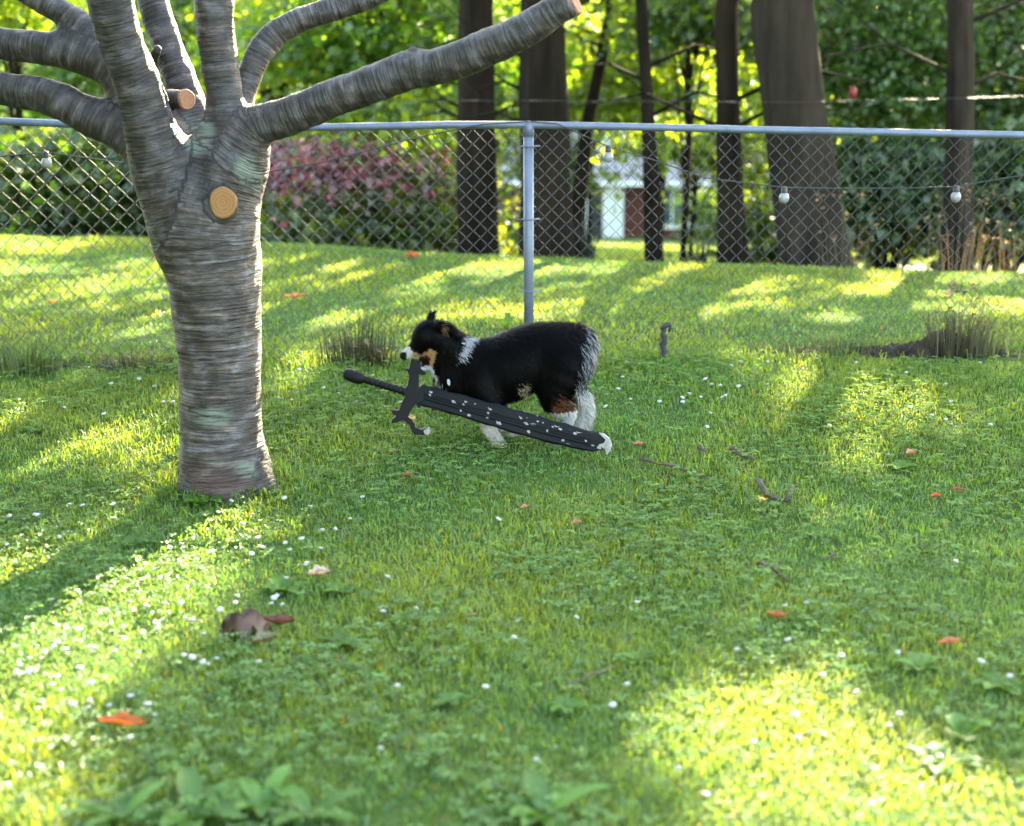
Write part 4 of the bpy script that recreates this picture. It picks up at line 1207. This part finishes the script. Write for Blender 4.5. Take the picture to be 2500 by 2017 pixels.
    plate('blade_end', [(1440, 1060), (1466, 1062), (1479, 1072), (1480, 1084), (1472, 1096), (1450, 1101), (1438, 1098)], .0125, .004, M['foam'])
    chips = [(1108, 979, 7, 8), (1138, 978, 6, 5), (1132, 986, 5, 4), (1052, 956, 6, 4), (1050, 963, 3, 5), (1196, 995, 6, 7), (1192, 1007, 4, 5), (1144, 1012, 6, 4), (1112, 1008, 3, 3), (1190, 1018, 4, 3),
             (1243, 1003, 4, 3), (1271, 1017, 6, 9), (1288, 1016, 7, 5), (1309, 1018, 7, 6), (1284, 1032, 7, 6), (1300, 1034, 9, 4), (1313, 1026, 5, 4), (1217, 1033, 8, 10), (1224, 1042, 7, 5), (1280, 1056, 8, 5), (1291, 1052, 5, 7),
             (1360, 1038, 9, 6), (1368, 1046, 6, 4), (1392, 1044, 6, 4), (1416, 1052, 11, 6), (1404, 1057, 6, 5), (1375, 1073, 6, 5), (1388, 1085, 9, 6), (1403, 1090, 7, 5), (1336, 1050, 4, 4), (1447, 1086, 8, 5),
             (1125, 1001, 3, 3), (1236, 1048, 4, 3), (1256, 1052, 4, 3), (1325, 1030, 3, 3), (1350, 1040, 4, 3), (1462, 1090, 8, 6), (1070, 955, 4, 3), (1160, 984, 3, 2), (1430, 1075, 4, 3)]
    rr = random.Random(5)
    for (u, v, w, h) in chips:
        # distance across the blade to seat the chip on its surface
        t = (u-1025)/440.0
        ua = 940+t*121; va = 987+t*117
        w01 = min(max((v-ua)/(va-ua), 0), 1)
        o = float(np.interp(w01, [p[0] for p in prof], [p[1] for p in prof]))
        k = 9
        an = [2*math.pi*i/k+rr.uniform(-.2, .2) for i in range(k)]
        ra = [rr.uniform(.5, 1.15) for _ in range(k)]
        pts = [(u+w*0.85*r*math.cos(q)+0.25*h*r*math.sin(q), v+h*0.85*r*math.sin(q)) for q, r in zip(an, ra)]
        pf = []
        for (a_, b_) in pts:
            t2 = (a_-1025)/440.0
            w2 = min(max((b_-(940+t2*121))/47.0, 0), 1)
            pf.append(S(a_, b_, -max(float(np.interp(w2, [p[0] for p in prof], [p[1] for p in prof])), .002)-.0016))
        mb = MB(); mb.prism(pf, [p+np.array([0, .006, 0]) for p in pf])
        c = link('chip', mb.mesh('chip'), M['foam_white']); c.parent = blade
sword()

# ------------------------------------------------------------------ lawn: grass blades, clover, flowers
DIRT = [[(-200, 890), (120, 880), (300, 888), (430, 880), (430, 905), (200, 912), (-200, 918)],
        [(790, 838), (880, 825), (985, 838), (985, 858), (860, 876), (790, 866)],
        [(2090, 852), (2200, 842), (2280, 832), (2370, 832), (2440, 850), (2520, 856), (2520, 892), (2300, 894), (2100, 884)],
        [(1820, 850), (2090, 846), (2090, 880), (1850, 876)]]
def in_dirt(x, y):
    P = np.stack([x, y, gz(x, y)], 1); u, v = uv(P)
    r = np.zeros(len(x), bool)
    for d in DIRT: r |= in_poly(u, v+4*wob(x*9, y*9), d)
    return r

def blades(n, y0, y1, hmin, hmax, wid, seed, seg=True):
    y = np.sqrt(RNG.random(n)*(y1**2-y0**2)+y0**2)
    x = (RNG.random(n)*2-1)*(0.335*y+0.7)
    k = ~(in_dirt(x, y) & (RNG.random(n) < 0.95))
    x, y = x[k], y[k]; n = len(x)
    patch = wob(x*1.1, y*1.1, 1.0, seed)
    fine = wob(x*6, y*6, 1.0, seed+2)
    h = RNG.uniform(hmin, hmax, n)*(1+0.35*patch+0.45*fine)
    tr = np.hypot(x+1.12, (y-6.2)*1.3); h = h*(1+1.6*np.clip(1-np.abs(tr-.22)/.16, 0, 1)*RNG.random(n))
    fl = np.exp(-((y-8.05)/0.16)**2)           # unmown strip under the fence
    h = h*(1+1.6*fl*RNG.random(n))
    th = RNG.random(n)*2*math.pi
    lean = RNG.uniform(0.3, 1.25, n)
    dx, dy = np.cos(th), np.sin(th)
    w = wid*RNG.uniform(0.6, 1.4, n)
    fa = th+math.pi/2+RNG.normal(size=n)*0.5
    sx, sy = np.cos(fa)*w*0.5, np.sin(fa)*w*0.5
    z = gz(x, y)-0.004
    B = np.stack([x, y, z], 1)
    Md = B+np.stack([dx*lean*h*0.35, dy*lean*h*0.35, h*0.62], 1)
    T = B+np.stack([dx*lean*h*0.95, dy*lean*h*0.95, h*(1.1-0.5*lean)], 1)
    S = np.stack([sx, sy, np.zeros(n)], 1)
    base = np.array([0.053, 0.126, 0.026])[None]*(1+0.22*RNG.normal(size=(n, 1)))+np.array([[0.036, 0.030, 0.000]])*np.clip(patch*0.9+0.35, 0, 1)[:, None]
    base = base+np.array([[-0.010, -0.004, 0.014]])*np.clip(-patch+0.1*fine, 0, 1)[:, None]
    dry = RNG.random(n) < 0.03
    base[dry] = np.array([0.12, 0.12, 0.05])
    V = np.stack([B-S, B+S, Md-S*0.75, Md+S*0.75, T], 1).reshape(-1, 3)
    return V, n, np.repeat(np.clip(base, 0.004, 0.5), 5, 0)

parts = [blades(90000, 2.3, 5.2, 0.020, 0.046, 0.0036, 0.0), blades(110000, 5.2, 8.6, 0.022, 0.045, 0.0050, 0.0), blades(90000, 8.6, 14.6, 0.025, 0.045, 0.009, 0.0), blades(45000, 14.6, 40, 0.05, 0.09, 0.03, 0.0)]
Vs, cs, q1, t1, off = [], [], [], [], 0
for V, n, c in parts:
    I = off+np.arange(n)[:, None]*5
    q1.append(np.concatenate([I, I+1, I+3, I+2], 1)); t1.append(np.concatenate([I+2, I+3, I+4], 1))
    Vs.append(V); cs.append(c); off += len(V)
o = link('grass', np_mesh('grass', np.concatenate(Vs), [np.concatenate(q1), np.concatenate(t1)], np.concatenate(cs), True), M['grass'])
tag(o, 'patchy mown lawn grass covering the yard', 'grass', kind='stuff')

# clover and small broad leaves mixed into the lawn
n = 44000
y = np.sqrt(RNG.random(n)*(8.2**2-2.3**2)+2.3**2); x = (RNG.random(n)*2-1)*(0.335*y+0.6)
pt = wob(x*1.6, y*1.6, 1.0, 5.0)+0.5*wob(x*5, y*5, 1.0, 6.0)
k = (RNG.random(n) < np.clip(0.25+0.75*pt, 0.04, 1.0)) & ~in_dirt(x, y)
x, y = x[k], y[k]; n = len(x)
zc = gz(x, y)+RNG.uniform(0.022, 0.058, n)
ctr = np.stack([x, y, zc], 1)
sz = RNG.uniform(0.011, 0.024, n)
tr = []
ph = RNG.random(n)*6.28
for j in range(3):
    a = ph+j*2.094
    tr.append(ctr+np.stack([np.cos(a)*sz*0.55, np.sin(a)*sz*0.55, RNG.uniform(-0.002, 0.003, n)], 1))
LC = np.concatenate(tr); LS = np.tile(sz*1.15, 3)
lc = palette(n, (0.070, 0.145, 0.042), 0.25, 0.1)
o = link('clover', leaf_mesh('clover', LC, LS, np.tile(lc, (3, 1)), 0.86, lobed=False), M['clover'])
tag(o, 'clover and small weeds spreading through the lawn', 'clover', kind='stuff')

# clover flowers, one by one
def flower_mesh():
    bm = bmesh.new()
    bmesh.ops.create_icosphere(bm, subdivisions=2, radius=0.0088)
    r = random.Random(3)
    for v in bm.verts:
        v.co *= r.uniform(0.72, 1.2); v.co.z = v.co.z*0.6+0.040
    me = bpy.data.meshes.new('clover_flower'); bm.to_mesh(me); bm.free()
    me.materials.append(mat_noise('clover_petal', (0.24, 0.235, 0.215), (0.36, 0.35, 0.33), 200, 0.8, 0, 0))
    return me
fm = flower_mesh()
spots = [(620, 1250+30), (1015, 1510), (935, 1525), (925, 1550), (1395, 1535), (1262, 1535), (1555, 1498), (1535, 1707), (1180, 1715), (322, 1845), (640, 1640), (108, 1625), (1400-80, 1930-40), (710, 1965), (505, 1650), (2383, 1643), (2270, 1880), (1918, 1505), (1930, 1595), (1952, 1775), (1715, 1975), (2160, 1985)]
rr = random.Random(21)
def scat(n, u0, u1, v0, v1, cond=None):
    while n > 0:
        u, v = rr.uniform(u0, u1), rr.uniform(v0, v1)
        if cond is None or cond(u, v): spots.append((u, v)); n -= 1
scat(90, 0, 900, 1235, 1780, lambda u, v: u < 950-(v-1235)*0.95 and not (v > 1240+(560-u)*0.36-30 and v < 1240+(560-u)*0.62+20 and u < 520))
scat(26, 1650, 2480, 890, 1080)
scat(14, 640, 1080, 920, 1010)
scat(8, 0, 430, 940, 1060)
scat(12, 1480, 1800, 900, 1070)
scat(14, 1640, 2480, 1500, 2000)
scat(12, 0, 2500, 1250, 1980)
for i, (u, v) in enumerate(spots):
    p = gnd(u, v)
    o = link('clover_flower', fm)
    o.location = p; o.rotation_euler = (rr.uniform(-.4, .4), rr.uniform(-.4, .4), rr.uniform(0, 6))
    s = rr.uniform(0.7, 1.15); o.scale = (s*1.15, s*1.15, s)
    tag(o, 'small white clover flower head standing in the lawn', 'flower', 'white clover flowers in the lawn')

# broad leaved weeds, each leaf its own part
def weed(u, v, nl, ln, wd, up, label, col=(0.055, 0.125, 0.015), name='broadleaf_weed', cat='weed', group=None, mat='clover'):
    p = gnd(u, v)
    root = empty(name, p, label, cat, group)
    for i in range(nl):
        a = 2*math.pi*(i/nl)+rr.uniform(-.4, .4)
        l, w, t = ln*rr.uniform(.7, 1.15), wd*rr.uniform(.8, 1.15), up*rr.uniform(.6, 1.3)
        d = np.array([math.cos(a), math.sin(a), 0]); s = np.array([-d[1], d[0], 0])
        V, Fc = [], []
        m = 7
        for j in range(m):
            f = j/(m-1)
            c = d*l*(f*math.cos(t*0.8))+np.array([0, 0, l*(math.sin(t)*f-0.55*f*f*math.sin(t))])+np.array([0, 0, .006])
            ww = w*0.5*(math.sin(math.pi*min(f*0.93+0.07, 1))**0.8 if f > .12 else .12)
            wv = 0.12*w*math.sin(j*2.1+i)
            V += [p+c-s*ww+np.array([0, 0, ww*.35+wv*.3]), p+c, p+c+s*ww+np.array([0, 0, ww*.35-wv*.3])]
        for j in range(m-1):
            Fc += [(3*j, 3*j+1, 3*j+4, 3*j+3), (3*j+1, 3*j+2, 3*j+5, 3*j+4)]
        c3 = np.tile(np.clip(np.array(col)*rr.uniform(.75, 1.3), 0, 1), (len(V), 1))
        c3[1::3] *= 1.25
        link('leaf', np_mesh('leaf', np.array(V), [np.array(Fc)], c3, True), M[mat], root)
WG = 'broad leaved weeds in the near lawn'
for (u, v, nl, ln, wd, up, lab) in [
    (480, 2010, 8, .17, .055, .55, 'broad leaved weed at the bottom edge below the orange leaf'),
    (640, 1985, 8, .16, .05, .7, 'tall leaved weed at the bottom edge right of the orange leaf'),
    (760, 2010, 7, .15, .045, .5, 'weed rosette at the bottom edge, rightmost of the lower left cluster'),
    (300, 2005, 7, .14, .045, .45, 'weed rosette at the bottom edge directly under the orange leaf'),
    (1330, 2012, 7, .17, .05, .6, 'long leaved weed at the bottom edge near the middle'),
    (2350, 1815, 5, .10, .06, 1.1, 'upright weed with a wide sunlit leaf in the lower right sun patch'),
    (2290, 1870, 7, .11, .045, .5, 'sunlit weed rosette just below the wide upright leaf'),
    (2440, 1690, 7, .10, .05, .4, 'weed with bluish leaves at the right edge of the sun patch'),
    (690, 1450, 8, .09, .05, .45, 'clump of pale green weed leaves beside the grey dry leaf'),
    (830, 1455, 6, .08, .04, .4, 'pale weed leaves just right of the grey dry leaf'),
    (840, 1580, 6, .08, .035, .4, 'small weed in shade right of the curled brown leaf'),
    (1380, 1740, 7, .07, .035, .4, 'small weed in the shaded middle of the lawn'),
    (1560, 1620, 6, .08, .03, .5, 'narrow leaved weed in shade left of the lower right sun patch'),
    (2240, 1640, 7, .09, .045, .45, 'grey green weed below the long orange leaf'),
    (2200, 1150, 6, .09, .05, .35, 'pale bluish weed leaves with a reddish dead leaf at the right'),
    (1100, 1720, 7, .07, .035, .4, 'small weed in the shaded lawn under the dog'),
    (490, 1235, 9, .09, .045, .6, 'green weeds at the foot of the cherry trunk on its shaded side'),
    (430, 1215, 8, .08, .04, .7, 'weeds left of the foot of the cherry trunk'),
    (650, 1215, 6, .06, .035, .4, 'small pale weed right of the foot of the cherry trunk'),
    (345, 1335, 5, .09, .06, .35, 'pale green leaf cluster at the edge of the trunk shadow'),
    (1985, 1310, 6, .07, .035, .4, 'small weed in shade between the two right sun patches'),
    (90, 1060, 7, .08, .04, .4, 'weed in the left lawn near the dirt strip'),
    (120, 885, 7, .10, .05, .7, 'green weed growing on the dirt strip at the left')]:
    weed(u, v, nl, ln, wd, up, lab, group=WG)
weed(1235, 808, 9, .17, .035, 1.0, 'yellow green leafy plant by the post behind the dog', (0.07, 0.15, 0.02), 'leafy_plant', 'plant')
for (u, v, lab) in ((462, 1275, 'single tall grass leaf lit by the sun at the trunk foot'), (372, 1338, 'small sunlit grass leaf on the edge of the trunk shadow'), (485, 1280, 'shorter sunlit grass leaf beside the tall one at the trunk foot')):
    weed(u, v, 2, .10, .014, 1.25, lab, (0.09, 0.17, 0.02), 'grass_leaf', 'grass')

# rough tufts along the fence line
def tuft(name, u, v, Y, n, h, w, spread, base, label, seeds=0.0, group=None):
    p = at(u, v, Y); p[2] = float(gz(p[0], p[1]))
    root = empty(name, p, label, 'weeds', group)
    a = RNG.random(n)*6.28; r = RNG.random(n)**0.7*spread
    B = np.stack([p[0]+np.cos(a)*r, p[1]+np.sin(a)*r*0.4, np.full(n, p[2]-0.005)], 1)
    hh_ = h*RNG.uniform(.35, 1.1, n)
    ln = np.stack([np.cos(a)*RNG.uniform(0, .45, n), np.sin(a)*.3*RNG.uniform(0, 1, n), np.zeros(n)], 1)
    T = B+ln*hh_[:, None]+np.stack([np.zeros(n), np.zeros(n), hh_], 1)
    Md = B+ln*hh_[:, None]*.3+np.stack([np.zeros(n), np.zeros(n), hh_*.55], 1)
    fa = RNG.random(n)*6.28; S = np.stack([np.cos(fa), np.sin(fa), np.zeros(n)], 1)*w*.5
    V = np.stack([B-S, B+S, Md-S*.7, Md+S*.7, T], 1).reshape(-1, 3)
    I = np.arange(n)[:, None]*5
    c = np.array(base)[None]*(1+.3*RNG.normal(size=(n, 1)))
    link('stems', np_mesh('stems', V, [np.concatenate([I, I+1, I+3, I+2], 1), np.concatenate([I+2, I+3, I+4], 1)], np.repeat(np.clip(c, .004, .6), 5, 0), True), M['dry'], root)
    if seeds:
        k = int(n*seeds)
        C = T[:k]+np.array([0, 0, .01])
        C = np.concatenate([C+RNG.normal(size=C.shape)*np.array([.012, .006, .012]) for _ in range(3)])
        link('seed_heads', leaf_mesh('seed_heads', C, RNG.uniform(.02, .045, len(C)), palette(len(C), (0.14, 0.105, 0.06), .25, 0), .6, False), M['dry'], root)['kind'] = 'stuff'
TG = 'rough tufts along the fence line'
tuft('weed_tuft', 868, 856, 8.02, 190, .30, .005, .18, (0.022, 0.030, 0.014), 'dark dry weed tuft rising by the fence left of the dog', 0.0, TG)
tuft('weed_tuft', 930, 852, 8.0, 90, .12, .007, .13, (0.035, 0.034, 0.02), 'brownish low weed tuft right behind the dog muzzle', 0.06, TG)
tuft('weed_tuft', 2335, 848, 8.1, 170, .34, .005, .16, (0.05, 0.048, 0.026), 'tall dead weed tuft on the soil heap at the right end', 0.12, TG)
tuft('weed_tuft', 2390, 846, 8.15, 160, .24, .006, .14, (0.10, 0.11, 0.04), 'green grey grass clump right of the dead tuft on the soil heap', 0.0, TG)
tuft('weed_tuft', 2050, 858, 8.1, 160, .14, .006, .18, (0.05, 0.06, 0.025), 'short dark weed tuft on the strip left of the soil heap', 0.0, TG)
tuft('weed_tuft', 1900, 858, 8.1, 130, .11, .006, .18, (0.05, 0.06, 0.025), 'very low dark weed tuft between the stake and the soil strip', 0.0, TG)
tuft('weed_tuft', 330, 890, 7.9, 150, .12, .007, .2, (0.05, 0.05, 0.028), 'brown dead weeds on the dirt strip left of the cherry trunk', 0.1, TG)
tuft('weed_tuft', 60, 895, 7.9, 200, .20, .008, .22, (0.045, 0.075, 0.02), 'green weeds at the fence line near the left edge', 0.0, TG)
tuft('dry_grass', 2060, 640, 12.0, 26, .55, .005, .2, (0.06, 0.05, 0.03), 'dry tan grass stalks behind the mesh at the foot of the widest trunk', 0.7)
tuft('dry_grass', 2330, 690, 11.5, 40, .65, .005, .25, (0.06, 0.05, 0.03), 'dry tan grass stalks behind the mesh below the right trunk', 0.7)
tuft('dry_grass', 2480, 680, 11.5, 30, .5, .005, .2, (0.07, 0.05, 0.03), 'dry tan grass stalks behind the mesh at the right edge', 0.8)
tuft('dark_stump', 1432, 640, 14.2, 40, .55, .02, .04, (0.02, 0.02, 0.015), 'thin dark dead stems behind the mesh right of the post', 0.0)
tuft('dark_stump', 1706, 650, 14.0, 40, .42, .025, .05, (0.02, 0.018, 0.015), 'short dark dead stem behind the mesh before the house lawn', 0.0)

# bare soil along the fence line
def soil(u0, u1, vmid, hgt, hw, seed, extra=None):
    V, Fc = [], []
    nu, nw = 70, 9
    for i in range(nu):
        u = u0+(u1-u0)*i/(nu-1)
        c = gnd(u, vmid+3*math.sin(i*.7+seed))
        e = math.sin(math.pi*i/(nu-1))**.5
        for j in range(nw):
            q = (j/(nw-1)*2-1)
            yy = c[1]+q*hw
            bump = (1-q*q)*e*(hgt*(0.6+.4*math.sin(i*.5+seed)+.3*math.sin(i*1.7+j))+(extra(u) if extra else 0))
            V.append((c[0], yy, float(gz(c[0], yy))+bump+0.006*e*math.sin(i*3.1+j*2.3)-0.006))
    for i in range(nu-1):
        for j in range(nw-1):
            Fc.append((i*nw+j, (i+1)*nw+j, (i+1)*nw+j+1, i*nw+j+1))
    o = link('bare_soil', np_mesh('bare_soil', np.array(V), [np.array(Fc)], smooth=True), M['soil'])
    tag(o, kind='structure')
soil(1820, 2620, 862, .030, .13, 1.0, lambda u: .11*math.exp(-((u-2325)/75)**2)+.03*math.exp(-((u-2200)/60)**2))
soil(-200, 435, 898, .012, .09, 2.0)
soil(780, 1000, 854, .022, .13, 4.0)

# knobbly stake by the fence
p = at(1620, 862, 8.0); p[2] = float(gz(p[0], p[1]))
st = empty('garden_stake', p, 'dark knobbly stake with a forked top standing in the grass at the fence', 'stake')
mb = MB()
hs = [-.03, 0, .02, .045, .06, .08, .10, .115, .135, .15, .165, .18]
rs = [.011, .012, .017, .012, .019, .014, .021, .013, .019, .012, .011, .009]
mb.tube([p+np.array([.006*math.sin(k*1.9), .004*math.cos(k*1.3), h_*1.02]) for k, h_ in enumerate(hs)], rs, 10)
link('stem', mb.mesh('stem', True), M['stake'], st)
mb = MB(); c = p+np.array([.005, 0, .185])
mb.tube([c+np.array([-.022, 0, -.008]), c+np.array([-.008, 0, .004]), c+np.array([.006, 0, .012]), c+np.array([.022, 0, .016]), c+np.array([.028, 0, .008])], [.008, .013, .015, .013, .007], 8)
mb.tube([c+np.array([.024, 0, .014]), c+np.array([.026, 0, -.006]), c+np.array([.018, 0, -.022])], [.009, .009, .006], 8)
link('head', mb.mesh('head', True), M['stake'], st)

# ------------------------------------------------------------------ fallen leaves and sticks
def dead_leaf(u, v, ln, wd, rot, curl, lift, col, label, roll=0.0, name='fallen_leaf', dome=0.0):
    p = gnd(u, v)
    root = empty(name, p, label, 'leaf')
    m, w = 9, 5
    V, c3 = [], []
    for i in range(m):
        f = i/(m-1)
        half = wd*.5*(math.sin(math.pi*f)**.75)*(1+(.30 if dome else .12)*math.sin(i*2.3))+.0008
        for j in range(w):
            q = j/(w-1)*2-1
            x = (f-.5)*ln
            z = lift+curl*ln*(4*(f-.5)**2)*.5+(abs(q)*half*.7*(1+roll) if not dome else -dome*half*q*q*(1+.6*math.sin(i*1.9+j)))+(.13 if dome else .06)*wd*math.sin(i*1.7+j*2)
            y = q*half*(1-.3*abs(roll))
            X = x*math.cos(rot)-y*math.sin(rot); Y = x*math.sin(rot)+y*math.cos(rot)
            V.append((p[0]+X, p[1]+Y, p[2]+max(z, .004)))
            k = .55 if j == 2 else 1+.38*math.sin(i*1.3+j*1.9)+.2*math.sin(i*3.7+j*5.1+u)
            c3.append([min(a*k, .8) for a in col])
    Fc = [(i*w+j, (i+1)*w+j, (i+1)*w+j+1, i*w+j+1) for i in range(m-1) for j in range(w-1)]
    link('blade', np_mesh('blade', np.array(V), [np.array(Fc)], np.array(c3), True), M['dry'], root)
    a = np.array(V[2]); d = np.array(V[2])-np.array(V[w+2]); d /= np.linalg.norm(d)
    mb = MB(); mb.tube([a, a+d*ln*.15+np.array([0, 0, -.004])], [.0016, .001], 5); link('stalk', mb.mesh('stalk'), M['twig'], root)
BR, OR, TN = (0.050, 0.027, 0.016), (0.19, 0.060, 0.014), (0.18, 0.125, 0.07)
dead_leaf(600, 1560, .155, .125, .25, -.75, .085, (0.070, 0.032, 0.012), 'large curled brown dead leaf, arched over, in front of the cherry tree', .3, dome=.9)
dead_leaf(682, 1552, .10, .05, -.15, .35, .030, (0.10, 0.036, 0.024), 'reddish brown dead leaf with a raised tip next to the large curled one', .3)
dead_leaf(648, 1585, .085, .055, .7, .25, .022, (0.12, 0.10, 0.05), 'flat brown dead leaf under the large curled brown leaf', .2)
dead_leaf(780, 1432, .075, .055, .3, .25, .035, (0.34, 0.27, 0.2), 'pale greyish dry leaf propped on the weeds', .4)
dead_leaf(300, 1818, .135, .05, -.22, .12, .048, OR, 'bright orange fallen leaf in the lower left lawn', .3)
dead_leaf(1895, 1528, .065, .035, -.5, .3, .025, (0.28, 0.085, 0.02), 'orange folded leaf at the top of the lower right sun patch', .3)
dead_leaf(2318, 1598, .08, .028, .25, .1, .035, (0.30, 0.095, 0.028), 'slender orange leaf near the right edge', .2)
dead_leaf(965, 1117, .055, .035, .9, .1, .02, TN, 'tan fallen leaf beneath the sword grip', .2)
dead_leaf(997, 1170, .05, .03, .1, .1, .012, (0.30, 0.12, 0.05), 'small rusty leaf below the sword guard', .2)
dead_leaf(1282, 1253, .035, .03, .4, .1, .015, (0.34, 0.16, 0.08), 'tiny tan orange leaf in the shaded lawn below the dog', .2)
dead_leaf(1408, 1292, .045, .035, .2, .1, .015, (0.42, 0.16, 0.07), 'small orange leaf in shade below the sword tip', .2)
dead_leaf(1152, 1523, .045, .03, .3, .2, .015, (0.15, 0.07, 0.05), 'small dark brown leaf between the white clover heads', .2)
dead_leaf(1862, 1242, .045, .04, .7, .1, .025, (0.55, 0.36, 0.05), 'small yellow leaf below the dark forked stick', .2)
dead_leaf(2285, 1226, .05, .03, .3, .15, .02, (0.45, 0.08, 0.03), 'red orange leaf in shade near the right edge', .2)
dead_leaf(2338, 1209, .05, .02, -.2, .15, .02, (0.25, 0.06, 0.04), 'dark red leaf sliver right of the red orange leaf', .2)
dead_leaf(2225, 1128, .07, .04, .6, .2, .03, (0.36, 0.17, 0.09), 'rust coloured leaf stuck in the pale bluish weed', .3)
dead_leaf(1006, 634, .12, .08, .2, .2, .02, (0.55, 0.12, 0.04), 'orange red leaf far back behind the fence', .3)
dead_leaf(722, 735, .16, .06, .1, .15, .02, (0.33, 0.15, 0.07), 'brown leaf on the grass just right of the cherry trunk, beyond the fence', .2)
dead_leaf(128, 749, .07, .05, .1, .15, .02, (0.55, 0.3, 0.04), 'small yellow orange leaf on the far lawn at left', .2)
dead_leaf(392, 641, .10, .03, .0, .1, .03, (0.55, 0.12, 0.04), 'thin orange red leaf against the left side of the cherry trunk', .2)
dead_leaf(1560, 1095, .05, .03, .1, .1, .012, (0.30, 0.15, 0.08), 'faint brown leaf right of the sword tip', .2)

def stick(pts, rad, label, extra=()):
    P = [gnd(u, v)+np.array([0, 0, h_]) for (u, v, h_) in pts]
    root = empty('stick', P[0], label, 'stick')
    d = []
    for i in range(len(P)-1):
        for t in np.linspace(0, 1, 5)[:-1]: d.append(P[i]*(1-t)+P[i+1]*t+np.array([0, 0, .003*math.sin(9*t+i)]))
    d.append(P[-1])
    mb = MB(); mb.tube(d, [rad*(1-.6*k/len(d))*(1+.15*math.sin(k*2.2)) for k in range(len(d))], 8)
    link('shaft', mb.mesh('shaft', True), M['twig'], root)
    for e in extra:
        Q = [gnd(u, v)+np.array([0, 0, h_]) for (u, v, h_) in e]
        mb = MB(); mb.tube(Q, [rad*.8, rad*.5], 6); link('fork', mb.mesh('fork', True), M['twig'], root)
stick([(1560, 1148, .045), (1640, 1162, .035), (1710, 1178, .03), (1785, 1202, .015)], .007, 'long thin twig lying in the shade right of the sword')
stick([(1850, 1206, .055), (1872, 1228, .03), (1900, 1236, .025), (1930, 1234, .02)], .012, 'dark crooked stick with a forked end right of the long twig', [[(1918, 1237, .02), (1936, 1216, .05)]])
stick([(1850, 1402, .035), (1880, 1412, .035), (1925, 1432, .015)], .008, 'short twig above the lower right sun patch')
stick([(1785, 1118, .04), (1800, 1126, .03), (1840, 1130, .015)], .014, 'short dark chunky stick above the long twig')
stick([(1705, 1112, .035), (1725, 1118, .02)], .012, 'dark wood bit left of the short chunky stick')
stick([(1380, 1705, .03), (1450, 1680, .04), (1500, 1655, .03)], .004, 'thin dry grass stalk in the shaded middle lawn')
stick([(2040, 1375, .03), (2000, 1385, .02)], .006, 'tiny twig right of the short twig')
